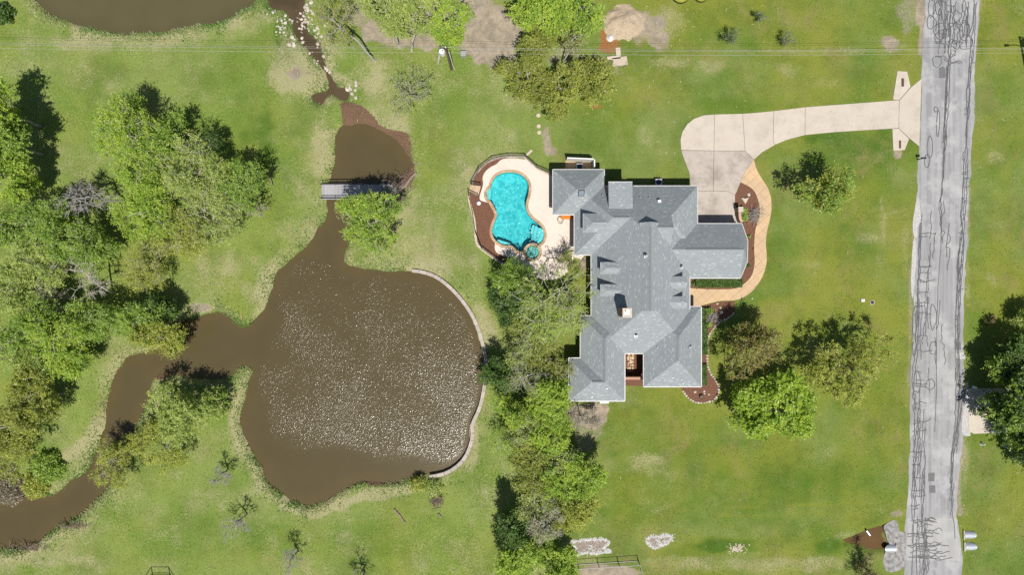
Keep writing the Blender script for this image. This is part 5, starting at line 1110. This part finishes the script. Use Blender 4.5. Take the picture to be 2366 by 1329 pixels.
# ------------------------------------------------------------------ trees
def make_tree(base, crown, h_, rad, label, key, leaves, size=.15, natt=170, bark='bark_grey', hb=.28, fork=.22, tr=.2, cluster=.42, bare=0.0, twig=.014, seed=0, squash=1.0, name='tree', top=.6, lobes=8, key2=None, group=None, updroop=.25, minr=.0):
    """base: foot of the trunk in photograph pixels; crown: where the crown's middle shows in the photograph."""
    rng = np.random.default_rng(seed+1000); rnd = random.Random(seed)
    if bark == 'bark_pale': minr = max(minr, .019)
    natt = int(natt*(.8 if leaves else 1)); leaves = int(leaves*2.0); size *= .60; zc = h_*(hb+1)/2; bx_, by_ = W(*base) if base else W(crown[0], crown[1], zc); cx_, cy_ = W(crown[0], crown[1], zc)
    rz_ = h_*(1-hb)/2; g0 = max(-.5, gz(bx_, by_))
    C = np.array([cx_, cy_, zc])
    # lobed crown
    L_ = []
    for i in range(lobes):
        d = rng.normal(0, 1, 3); d /= np.linalg.norm(d); k = rng.uniform(.42, .80); L_.append((d*k*np.array([1, 1, .8]), rng.uniform(.24, .48)))
    L_.append((np.array([0, 0, .1]), .5)); att = []
    while len(att) < natt:
        o_, rr_ = L_[rng.integers(len(L_))]; d = rng.normal(0, 1, 3); d /= np.linalg.norm(d); p = o_+d*rr_*rng.uniform(.35, 1)**.5
        if p[2] < -1: continue
        att.append(C+p*np.array([rad, rad*squash, rz_]))
    att = np.array(att); fk = np.array([bx_, by_, g0]); zf = h_*fork
    top_ = fk+(np.array([cx_, cy_, 0])-np.array([bx_, by_, 0]))*fork*.9; top_[2] = zf
    nodes = [np.array([bx_, by_, g0-.1])]; par = [-1]
    for i in range(1, 5):
        t_ = i/4; nodes.append(nodes[0]*(1-t_)+top_*t_+np.array([rnd.gauss(0, .06), rnd.gauss(0, .06), 0])*h_/8); par.append(i-1)
    lead = C+np.array([0, 0, rz_*top*.5]); nlead = 3
    for i in range(1, nlead+1):
        t_ = i/nlead; nodes.append(top_*(1-t_)+lead*t_+np.array([rnd.gauss(0, .25), rnd.gauss(0, .25), 0])*rad/4); par.append(len(nodes)-2)
    plen = [0, 0, 0, 0, 0]+[i*.8 for i in range(1, nlead+1)]
    order = np.argsort(np.linalg.norm(att-top_, axis=1)); seg = max(.45, rad*.17); tips = []
    arr = np.zeros((natt*14+20, 3)); arr[:len(nodes)] = nodes; pl = np.zeros(natt*14+20); pl[:len(nodes)] = plen; n = len(nodes)
    for k in order:
        a = att[k]; d = np.linalg.norm(arr[:n]-a, axis=1); cost = d+.35*pl[:n]+.9*np.clip(arr[:n, 2]-a[2]-.2, 0, 9); cost[:3] += 5
        j = int(np.argmin(cost)); L0 = d[j]; m = max(1, min(9, int(round(L0/seg)))); p0 = arr[j].copy(); last = j
        for q in range(1, m+1):
            t_ = q/m; p = p0+(a-p0)*t_; p[2] += updroop*L0*.35*math.sin(math.pi*t_)*(1 if rnd.random() < .9 else -.4); p += rng.normal(0, .055*seg+.02, 3)*(1 if q < m else .3)
            if n >= len(arr)-1: break
            arr[n] = p; pl[n] = pl[last]+L0/m; par.append(last); last = n; n += 1
        tips.append(last)
    arr = arr[:n]; par_ = np.array(par[:n]); acc = np.zeros(n); child = np.zeros(n, int)
    for i in range(n-1, 0, -1):
        if child[i] == 0: acc[i] = 1.0
        acc[par_[i]] += acc[i]; child[par_[i]] += 1
    R_n = twig*np.power(np.maximum(acc, 1), .47); R_n *= min(1.6, max(.6, tr/R_n[1])) if True else 1; R_n = np.maximum(R_n, minr)
    i1 = np.arange(1, n); i0 = par_[1:]; A_, B_ = arr[i0], arr[i1]; r0 = np.minimum(R_n[i0], R_n[i1]*1.35); r1 = R_n[i1]; r0[:4] = R_n[i0[:4]]*np.array([1.35, 1.1, 1, 1]); r1[:1] *= 1.08
    if bare > 0:                           # extra fine twigs at the tips
        nt_ = int(len(tips)*bare); tt = arr[rng.choice(tips, nt_)]; dd = rng.normal(0, 1, (nt_, 3)); out_ = tt-C; out_ /= np.linalg.norm(out_, axis=1)[:, None]+1e-6; dd = dd*.75+out_*1.0; dd /= np.linalg.norm(dd, axis=1)[:, None]
        A_ = np.vstack([A_, tt]); B_ = np.vstack([B_, tt+dd*rng.uniform(.4, 1.1, (nt_, 1))*max(.5, rad/4)]); r0 = np.concatenate([r0, np.full(nt_, max(twig*.85, minr*.8))]); r1 = np.concatenate([r1, np.full(nt_, max(twig*.4, minr*.5))])
    d = B_-A_; d /= np.linalg.norm(d, axis=1)[:, None]+1e-9; u = np.where(np.abs(d[:, 2:3]) < .9, np.array([[0, 0, 1.]]), np.array([[1., 0, 0]])); x = np.cross(u, d); x /= np.linalg.norm(x, axis=1)[:, None]+1e-9; y = np.cross(d, x); ns = 5
    ang = 2*np.pi*np.arange(ns)/ns; ring = x[:, None, :]*np.cos(ang)[None, :, None]+y[:, None, :]*np.sin(ang)[None, :, None]
    V = np.concatenate([A_[:, None, :]+ring*r0[:, None, None], B_[:, None, :]+ring*r1[:, None, None]], 1); ne_ = len(A_); b0 = (np.arange(ne_)*2*ns)[:, None]; q = np.arange(ns)[None, :]; q2 = (q+1) % ns
    Q_ = np.stack([b0+q, b0+q2, b0+ns+q2, b0+ns+q], -1).reshape(-1, 4)
    r = tag(empty(name, (bx_, by_, 0)), label, 'tree' if name != 'shrub' else 'shrub', group); me = quads_mesh('trunk', V.reshape(-1, 3), 0, None, Q_); me.polygons.foreach_set('use_smooth', np.ones(len(me.polygons), bool)); link('trunk', me, r, M[bark])
    if leaves:
        tp = arr[tips]; pt = arr[par_[tips]]; w_ = rng.uniform(.3, 1, len(tp))**1.5; w_ /= w_.sum(); ci_ = rng.choice(len(tp), leaves, p=w_); t_ = rng.uniform(0, 1, (leaves, 1)); c = tp[ci_]*t_+pt[ci_]*(1-t_) if cluster < .2 else tp[ci_]
        NSH = 9; od = tp-C; od /= np.linalg.norm(od, axis=1)[:, None]+1e-6; sd_ = rng.normal(0, 1, (len(tp), NSH, 3))*.85+od[:, None, :]*.9+np.array([0, 0, .25]); sd_ /= np.linalg.norm(sd_, axis=2)[:, :, None]
        sh = rng.integers(0, NSH, leaves); c = c+sd_[ci_, sh]*(rng.uniform(0, 1, (leaves, 1))**.7)*cluster*2.3*rng.uniform(.5, 1.2, (len(tp), NSH))[ci_, sh][:, None]+rng.normal(0, .075, (leaves, 3)); c[:, 2] = np.maximum(c[:, 2], .15)
        Vl = blob_leaves(lambda k: c, leaves, size, rng, 1.0); tint = np.clip(rng.uniform(.0, .9, len(tp))[ci_]+rng.normal(0, .2, leaves), 0, 1)
        if key2:
            pick = (rng.random(len(tp)) < .4)[ci_]; V4 = Vl.reshape(-1, 4, 3); foliage('crown', r, V4[~pick].reshape(-1, 3), tint[~pick], LEAF[key]); foliage('crown', r, V4[pick].reshape(-1, 3), tint[pick], LEAF[key2])
        else: foliage('crown', r, Vl, tint, LEAF[key])
    return r
def T(base, crown, h_, rpx, label, key, leaves, **kw):
    T.k += 1; kw.setdefault('seed', T.k*17); zc = h_*.64; make_tree(base, crown, h_, rpx/S*(H-zc)/H, label, key, leaves, **kw)
T.k = 0
# -- north strip
T((868,141), (775,50), 7.5, 66, 'leaning sparse tree with a long bare trunk east of the rocky creek', 'yellow', 1700, natt=110, bark='bark_grey', bare=3, cluster=.4, size=.11, tr=.2, minr=.022)
T((921,105), (895,30), 9, 62, 'pale trunked light green tree, west one of the three along the dirt yard', 'sage', 6200, natt=190, bark='bark_pale', bare=2, size=.14, tr=.2, cluster=.4)
T((951,119), (966,26), 9, 48, 'slim pale trunked tree, middle one of the three along the dirt yard', 'sage', 4200, natt=130, bark='bark_pale', bare=2, size=.14, cluster=.42)
T((1012,147), (1034,42), 8.5, 56, 'light green tree with a straight pale trunk beside the utility pole', 'bright', 6500, natt=170, bark='bark_pale', bare=1, size=.14, cluster=.42, hb=.4)
T(None, (944,208), 4.2, 56, 'nearly bare grey green tree on the dry bank east of the creek mouth', 'sage', 1500, natt=150, bare=4, size=.10, cluster=.45, bark='bark_grey', minr=.018, fork=.12, hb=.2)
T(None, (1262,30), 10, 72, 'dense bright green tree at the top edge west of the chip heap', 'bright', 15000, natt=260, size=.17, cluster=.52, hb=.2)
T(None, (1345,22), 9, 62, 'bright green tree at the top edge touching the chip heap', 'bright', 11000, natt=220, size=.16, cluster=.5, hb=.2, key2='mid')
T((1299,154), (1322,88), 8, 40, 'bare forked tree with curved pale limbs between the green and olive crowns', 'olive', 700, natt=70, bark='bark_pale', bare=3, minr=.03, tr=.26, size=.13)
T(None, (1220,182), 6.5, 68, 'olive green tree, west one of the group north of the pool', 'olive', 9000, natt=220, size=.15, cluster=.45, hb=.18)
T(None, (1295,205), 7, 66, 'olive green tree, south one of the group north of the pool', 'olive', 9500, natt=230, size=.15, cluster=.45, hb=.18, key2='yellow')
T(None, (1368,185), 6.5, 56, 'yellowish olive tree, east one of the group north of the pool', 'olive', 8000, natt=190, size=.15, cluster=.45, key2='yellow', hb=.18)
T(None, (1230,118), 6, 56, 'olive tree behind the dirt yard, north one of the olive group', 'olive', 7000, natt=170, size=.15, cluster=.45, hb=.18)
T(None, (1692,80), 3.4, 22, 'larger dark young tree on the lawn near the top edge', 'deep', 620, natt=90, size=.09, cluster=.2, bare=1, hb=.2)
T(None, (1759,36), 2.8, 14, 'dark young sapling nearest the top edge of the lawn', 'deep', 260, natt=50, size=.08, cluster=.16, bare=1, hb=.2)
T(None, (1819,90), 2.8, 16, 'dark young sapling on the lawn just above the power lines', 'deep', 300, natt=60, size=.08, cluster=.16, bare=2, hb=.2)
# -- west wood
T(None, (8,262), 10, 62, 'tall bright tree on the left edge casting a dark shadow', 'bright', 12000, natt=230, size=.17, cluster=.5)
T(None, (4,330), 11, 60, 'tall green tree on the left edge, next below the bright one', 'mid', 11000, natt=220, size=.17, cluster=.5)
T(None, (18,405), 10, 52, 'fresh green tree on the left edge above the bare grey tree', 'bright', 9000, natt=200, size=.16, cluster=.5)
T((310,312), (292,290), 10, 96, 'light green tree with pale forked limbs at the north tip of the wood', 'bright', 9500, natt=280, bark='bark_pale', bare=1.5, size=.14, cluster=.5, tr=.26)
T(None, (382,330), 8, 60, 'green tree at the shaded north east shoulder of the wood', 'mid', 7000, natt=180, size=.15, cluster=.48)
T(None, (452,400), 9, 80, 'pale branched light green tree on the east side of the wood', 'sage', 8500, natt=260, bark='bark_pale', bare=2.5, size=.13, cluster=.5)
T((494,370), (486,330), 6, 30, 'slender dark tree standing at the east edge of the wood', 'deep', 1500, natt=90, bare=2, size=.12, cluster=.3)
T(None, (565,440), 8, 66, 'rounded green tree at the east corner of the wood', 'mid', 6500, natt=200, size=.14, cluster=.46, bark='bark_pale', bare=1.5)
T(None, (330,400), 8.5, 84, 'broad fresh green tree in the centre of the wood', 'bright', 9500, natt=250, size=.14, cluster=.5, bare=1)
T(None, (330,500), 8, 80, 'fresh green tree south of the bare grey leaning tree', 'bright', 8000, natt=230, size=.14, cluster=.5, bare=1)
T(None, (480,500), 8.5, 84, 'grey limbed tree with thin foliage facing the footbridge', 'sage', 6500, natt=260, size=.13, cluster=.5, bark='bark_pale', bare=3)
T(None, (400,560), 7, 70, 'thin yellow green tree on the south side of the wood', 'yellow', 5200, natt=210, size=.13, cluster=.5, bark='bark_pale', bare=2)
T(None, (330,610), 6.5, 66, 'airy yellow tree over the grass south of the wood', 'yellow', 3400, natt=190, size=.12, cluster=.55, bark='bark_pale', bare=2)
T((603,490), (585,470), 4.5, 34, 'small twisted bare tree on the east point of the wood', 'olive', 260, natt=60, bare=4, minr=.025, size=.1, cluster=.3)
T((293,463), (190,458), 9.5, 70, 'bare silver grey leaning tree at the west side of the wood', None, 0, natt=150, bark='bark_grey', bare=4, minr=.030, tr=.30, squash=.8, hb=.3, fork=.10, updroop=.1)
T((262,676), (195,630), 8.5, 66, 'bare pale tree with crooked limbs on the west wood edge', None, 0, natt=100, bark='bark_pale', bare=3, minr=.034, tr=.30, fork=.14)
T(None, (118,690), 6.5, 48, 'purple grey leafless tree in the west wood', 'grey', 500, natt=130, bark='bark_grey', bare=6, minr=.022)
for i, (px, py, rp_, k_, lf, hh, lab) in enumerate((
  (45,520,72,'mid',8500,9,'soft green tree at the left edge below the bare grey tree'),(130,530,70,'mid',8500,9,'soft green tree just below the bare grey tree'),(205,560,62,'mid',6000,8,'green tree north of the crooked pale tree'),
  (70,600,74,'sage',7500,9,'dull green tree in the middle of the west wood by the left edge'),(20,670,60,'sage',5500,9,'dull green tree on the left edge level with the crooked pale tree'),(70,760,78,'mid',8500,9,'yellow tinted green tree southwest of the crooked pale tree'),
  (150,770,76,'bright',9500,9,'fresh green tree west of the mown path'),(205,745,50,'mid',5000,8,'green tree at the mown path just below the crooked pale tree'),(25,820,62,'sage',5500,9,'grey green tree on the left edge above the olive trees'),(165,830,50,'bright',5500,7.5,'small fresh green tree at the south tip of the wood beside the path'))):
    T(None, (px, py), hh, rp_, lab, k_, lf, natt=230, size=.15, cluster=.5, bare=1.2, bark='bark_pale')
T(None, (78,925), 8, 84, 'olive yellow tree beside the creek bend, larger of the pair', 'olive', 12000, natt=260, size=.15, cluster=.5, key2='yellow'); T(None, (25,985), 8, 66, 'olive yellow tree on the left edge above the lower creek', 'olive', 8000, natt=220, size=.15, cluster=.5, key2='yellow')
T(None, (20,1052), 5, 50, 'thin yellow tree on the left edge just above the dry brush mound', 'yellow', 3400, natt=150, size=.13, cluster=.5)
T(None, (322,755), 7.5, 58, 'green tree on the north shore of the creek inlet', 'mid', 8000, natt=220, size=.15, cluster=.46, hb=.15); T(None, (372,782), 7, 50, 'yellow green tree overhanging the creek inlet', 'yellow', 6500, natt=190, size=.15, cluster=.46, hb=.15); T(None, (362,718), 5.5, 42, 'dark green tree at the corner where the inlet begins', 'deep', 5500, natt=150, size=.15, cluster=.42, hb=.12)
T(None, (425,965), 7.5, 86, 'broad light green tree on the peninsula between creek and pond', 'sage', 13500, natt=280, size=.15, cluster=.5, hb=.12); T(None, (380,1030), 5.5, 62, 'yellow green tree at the south foot of the peninsula', 'yellow', 6500, natt=190, size=.14, cluster=.5, hb=.15); T(None, (500,935), 5, 34, 'darker green tree on the east side of the peninsula', 'mid', 3000, natt=100, size=.14, cluster=.4, hb=.12)
T(None, (270,1062), 5.2, 60, 'feathery yellow willow leaning over the creek below the peninsula', 'yellow', 6500, natt=240, size=.12, cluster=.34, hb=.08, fork=.1, bare=2)
# -- bare saplings south of the pond
for b_, c_, hh, rp_, lab in (((528,1085),(505,1103),4.2,26,'small leafless tree on the bank path west of the pond'),((571,1188),(540,1222),5.2,38,'larger leafless tree at the southwest corner of the pond'),((690,1274),(668,1300),4.8,30,'leafless sapling on the south lawn between two others'),((843,1322),(825,1360),5.2,40,'leafless spreading tree at the bottom edge')):
    T(b_, c_, hh, rp_, lab, None, 0, natt=90, bark='bark_grey', bare=5, minr=.014, tr=.10, fork=.2)
# -- bridge, pool side and the belt west of the house
T(None, (853,512), 8.5, 86, 'bushy green tree hiding the south side of the footbridge', 'bright', 12000, natt=300, size=.15, cluster=.44, hb=.12, bark='bark_pale', bare=1.5, key2='mid', lobes=13, minr=.02)
T((1268,742), (1270,672), 12, 118, 'big sparse tree with pale spreading limbs between pool and house', 'sage', 6500, natt=380, bark='bark_pale', bare=.8, size=.12, cluster=.42, tr=.36, minr=.03, fork=.3, hb=.3, key2='bright')
T(None, (1185,645), 5, 48, 'dense green small tree at the southwest end of the pool', 'mid', 6500, natt=170, size=.14, cluster=.42, hb=.12); T(None, (1170,708), 4.5, 42, 'dark green small tree west of the big sparse tree', 'deep', 5200, natt=150, size=.14, cluster=.42, hb=.12); T(None, (1225,760), 5, 54, 'thin olive tree south of the big sparse tree', 'olive', 3600, natt=170, size=.13, cluster=.5, bark='bark_pale', bare=2, hb=.15)
T(None, (1315,600), 4.5, 26, 'small leafy tree in the corner between deck and house', 'olive', 900, natt=70, size=.11, cluster=.35, bare=2); T(None, (1320,730), 6, 50, 'airy green tree against the west wall of the house', 'sage', 3000, natt=160, size=.12, cluster=.5, bark='bark_pale', bare=2)
T(None, (1150,870), 6, 40, 'dark evergreen on the path edge east of the retaining wall', 'deep', 6500, natt=150, size=.14, cluster=.42, hb=.1); T((1215,900), (1215,868), 8, 54, 'leafless grey tree beside the dark evergreen', 'sage', 900, natt=170, bark='bark_grey', bare=5, minr=.02, size=.12); T(None, (1265,830), 6, 48, 'thin green tree just west of the southwest roof wing', 'olive', 3200, natt=150, size=.13, cluster=.48, bark='bark_pale', bare=2)
T(None, (1270,922), 8, 50, 'vivid green tree south west of the house corner', 'bright', 8500, natt=190, size=.16, cluster=.46); T(None, (1190,962), 7, 54, 'yellow green tree west of the vivid green one', 'bright', 6500, natt=190, size=.14, cluster=.46, bark='bark_pale', bare=1); T((1232,1015), (1228,990), 8, 40, 'pale limbed thin tree in the belt south of the house', 'sage', 1400, natt=130, bark='bark_pale', bare=4, minr=.022, size=.12)
T(None, (1275,1010), 7.5, 56, 'fresh green tree in the middle of the belt south of the house', 'bright', 8500, natt=200, size=.15, cluster=.46); T(None, (1215,1055), 6.5, 44, 'olive tree on the west flank of the belt south of the house', 'olive', 5200, natt=150, size=.14, cluster=.46); T(None, (1345,1100), 7, 54, 'fresh green tree on the east flank of the belt, by the lawn', 'bright', 7500, natt=190, size=.15, cluster=.46)
T(None, (1345,968), 5, 40, 'grey leafless thicket tree southeast of the house corner', 'grey', 380, natt=140, bark='bark_grey', bare=5, minr=.013, twig=.01); T(None, (1290,1105), 7, 56, 'green tree at the centre of the southern belt', 'bright', 7500, natt=200, size=.15, cluster=.46, key2='mid'); T(None, (1235,1120), 6.5, 46, 'olive green tree west of the leafless grey one in the belt', 'olive', 4800, natt=160, size=.14, cluster=.46, bark='bark_pale', bare=1)
T(None, (1328,1175), 7, 54, 'yellow green tree beside the white gravel ditch', 'yellow', 7500, natt=190, size=.15, cluster=.46); T((1256,1215), (1252,1205), 8, 54, 'leafless pale grey tree at the south end of the belt', 'sage', 500, natt=190, bark='bark_pale', bare=6, minr=.022, size=.12); T(None, (1175,1225), 8.5, 40, 'dark dense tree at the southwest corner of the belt', 'deep', 6500, natt=160, size=.16, cluster=.44)
T(None, (1185,1300), 8, 60, 'bright green tree cut by the bottom edge west of the wire fence', 'bright', 10000, natt=210, size=.16, cluster=.48); T(None, (1285,1312), 7, 52, 'bright green tree at the bottom edge touching the wire fence', 'bright', 8000, natt=190, size=.16, cluster=.48); T(None, (1240,1268), 6, 44, 'shaded olive tree between the two bottom edge trees', 'mid', 4500, natt=140, size=.15, cluster=.46)
# -- front lawn
T(None, (1922,440), 8.2, 76, 'lone airy green tree on the lawn below the driveway', 'mid', 6500, natt=280, size=.16, cluster=.42, bark='bark_brown', bare=2, hb=.2, key2='yellow', squash=.85)
T(None, (1738,810), 8.6, 70, 'brownish olive tree nearest the house in the front lawn clump', 'tan', 11500, natt=420, size=.13, lobes=12, cluster=.46, bark='bark_brown', bare=3, hb=.18, key2='olive')
T(None, (1793,930), 9, 100, 'vivid lime green tree, lowest of the front lawn clump', 'lime', 23000, natt=420, size=.2, cluster=.5, bark='bark_brown', bare=.5, hb=.15, lobes=13)
T(None, (1968,858), 8.5, 98, 'yellow green tree with dark spreading limbs on the road side of the clump', 'yellow', 8000, natt=430, size=.16, cluster=.34, bark='bark_brown', bare=.8, hb=.18, minr=.02, fork=.12, tr=.3, lobes=12)
# -- beyond the road
T(None, (2368,930), 8.5, 92, 'huge dark green roadside tree at the right edge', 'deep', 20000, natt=320, size=.19, cluster=.55, hb=.15, key2='mid'); T(None, (2318,846), 5.5, 40, 'dark green tree leaning toward the road, west of the huge roadside tree', 'deep', 5500, natt=150, size=.18, cluster=.45, hb=.15, key2='mid'); T(None, (2390,835), 8, 62, 'dark green tree at the right edge north of the huge roadside tree', 'deep', 9000, natt=190, size=.18, cluster=.5, hb=.15); T(None, (2378,1050), 7.5, 60, 'dark green tree at the right edge south of the neighbour driveway', 'deep', 10000, natt=200, size=.18, cluster=.5, hb=.15, key2='mid')
T(None, (2385,735), 4, 30, 'small grey green bushy tree at the right edge above the dark trees', 'sage', 3000, natt=100, size=.14, cluster=.42)
T((2008,1322), (1996,1322), 4, 44, 'scrubby half bare bush tree below the roadside pool', 'tan', 1500, natt=170, size=.10, cluster=.35, bark='bark_brown', bare=4, hb=.1, fork=.1, minr=.014)

# -- wispy trees filling the belt
for px, py, hh, rp_, lf, k_, lab in ((1208,815,6.5,46,1500,'sage','thin pale limbed tree on the path north of the dark evergreen'),(1300,1062,7,46,1700,'sage','thin pale limbed tree bridging the two fresh green belt trees'),(1180,1012,6,40,1500,'bright','wispy yellow green tree on the mown path side of the belt'),(1235,1172,6.5,44,1300,'sage','wispy pale tree just north of the leafless pale grey belt tree'),(1300,870,5.5,36,1100,'olive','wispy olive tree touching the southwest roof corner')):
    T(None, (px, py), hh, rp_, lab, k_, lf, natt=170, bark='bark_pale', bare=3, size=.13, cluster=.45)

# ------------------------------------------------------------------ long grass along the water and weeds in the lawns
def blades(name, X, Y, Z, hgt, wd, tint, mat, rng, lean=.5):
    n = len(X); a = rng.uniform(0, 2*np.pi, n); d = np.stack([np.cos(a), np.sin(a), 0*a], 1); s_ = np.stack([-np.sin(a), np.cos(a), 0*a], 1); p = np.stack([X, Y, Z], 1); hv = hgt[:, None]; l_ = rng.uniform(.1, 1, (n, 1))*lean*hv
    V = np.stack([p-s_*wd[:, None], p+s_*wd[:, None], p+d*l_+s_*wd[:, None]*.5+np.array([0, 0, 1])*hv, p+d*l_-s_*wd[:, None]*.5+np.array([0, 0, 1])*hv], 1).reshape(-1, 3)
    me = quads_mesh(name, V, n, {'tint': np.repeat(tint, 4)}); return tag(link(name, me, None, mat), kind='stuff')
rng = np.random.default_rng(77); X = rng.uniform(-66, 0, 900000); Y = rng.uniform(-37, 37, 900000)
def samp(G_, X, Y):
    i = np.clip(np.searchsorted(gx, X)-1, 0, len(gx)-2); j = np.clip(np.searchsorted(gy, Y)-1, 0, len(gy)-2); fx = (X-gx[i])/(gx[i+1]-gx[i]); fy = (Y-gy[j])/(gy[j+1]-gy[j])
    return (G_[j, i]*(1-fx)+G_[j, i+1]*fx)*(1-fy)+(G_[j+1, i]*(1-fx)+G_[j+1, i+1]*fx)*fy
sdw = samp(sd, X, Y); md = samp(mud, X, Y); pxv, pyv = X*S+CX, CY-Y*S
wall_d = dline(PL(rwp), X, Y); k = (sdw > -.12) & (rng.random(len(X)) < np.exp(-np.clip(sdw-.05, 0, 9)/.5)*np.clip(.55+.9*vnoise(X, Y, 1.7, 95)+.4*vnoise(X, Y, 6, 96), 0.04, 1)) & (md < .75) & (wall_d > .9) & ~((pxv > 740) & (pxv < 910) & (pyv > 424) & (pyv < 462))
Xb, Yb = X[k], Y[k]; n = len(Xb); blades('bank_grass', Xb, Yb, samp(GZ, Xb, Yb)-.02, rng.uniform(.06, .2, n)*(1+.8*np.clip(vnoise(Xb, Yb, 2, 71), 0, 1)), rng.uniform(.03, .07, n), np.clip(.16+.5*vnoise(Xb, Yb, 2.4, 72)+rng.normal(0, .22, n), 0, 1), M['grass_blade'], rng, 1.9)

# short tufts over the lawns and a scatter of straw
keep_out = np.zeros(GX.shape)
for poly in [deck, walk, bed1, bed2, court, cp, catmull(PL(ap), 2)]+[D4(q) for q, _ in slabs]+[[(A[0], A[2]), (A[1], A[2]), (A[1], A[3]), (A[0], A[3])], [(xw, ys), (xe, ys), (xe, yn), (xw, yn)], [(B[0], B[2]), (B[1], B[2]), (B[1], B[3]), (B[0], B[3])], eo, [(Hh[0], Hh[2]), (Hh[1], Hh[2]), (Hh[1], Hh[3]), (Hh[0], Hh[3])], [(I[0], I[2]), (I[1], I[2]), (I[1], I[3]), (I[0], I[3])], mul, POOL, ol+orr[::-1]]:
    keep_out = np.maximum(keep_out, sdf(poly, GX, GY) < .12)
X = rng.uniform(-66, 66, 330000); Y = rng.uniform(-37.5, 37.5, 330000)
dv = samp(dry, X, Y); lv = samp(lush, X, Y); kk = (samp(keep_out, X, Y) < .02) & (samp(sd, X, Y) > .3) & (samp(dirt, X, Y)+.2*rng.random(len(X)) < .6) & (samp(mud, X, Y) < .3) & (rng.random(len(X)) < .55+.5*vnoise(X, Y, 1.6, 81))
X, Y, dv, lv = X[kk], Y[kk], dv[kk], lv[kk]; n = len(X)
blades('lawn_grass', X, Y, samp(GZ, X, Y)-.005, rng.uniform(.02, .07, n), rng.uniform(.025, .06, n), np.clip(.35+.9*(dv-.3)-.35*(lv-.4)+rng.normal(0, .25, n), 0, 1), M['lawn_blade'], rng, 2.2)
X = rng.uniform(-66, 66, 16000); Y = rng.uniform(-37.5, 37.5, 16000); kk = (samp(keep_out, X, Y) < .02) & (samp(sd, X, Y) > .3) & (rng.random(len(X)) < .03+.9*np.clip(samp(dry, X, Y)-.25, 0, 1)+.12*(np.hypot(X-18, Y-33) < 16))
X, Y = X[kk], Y[kk]; n = len(X); a = rng.uniform(0, 6.28, n); L_ = rng.uniform(.05, .22, n); wd = rng.uniform(.012, .03, n); d = np.stack([np.cos(a), np.sin(a), 0*a], 1)*L_[:, None]; s_ = np.stack([-np.sin(a), np.cos(a), 0*a], 1)*wd[:, None]; p = np.stack([X, Y, samp(GZ, X, Y)+.03], 1)
tag(link('straw_litter', quads_mesh('straw_litter', np.stack([p-d-s_, p+d-s_, p+d+s_, p-d+s_], 1).reshape(-1, 3), n), None, M['straw']), kind='stuff')
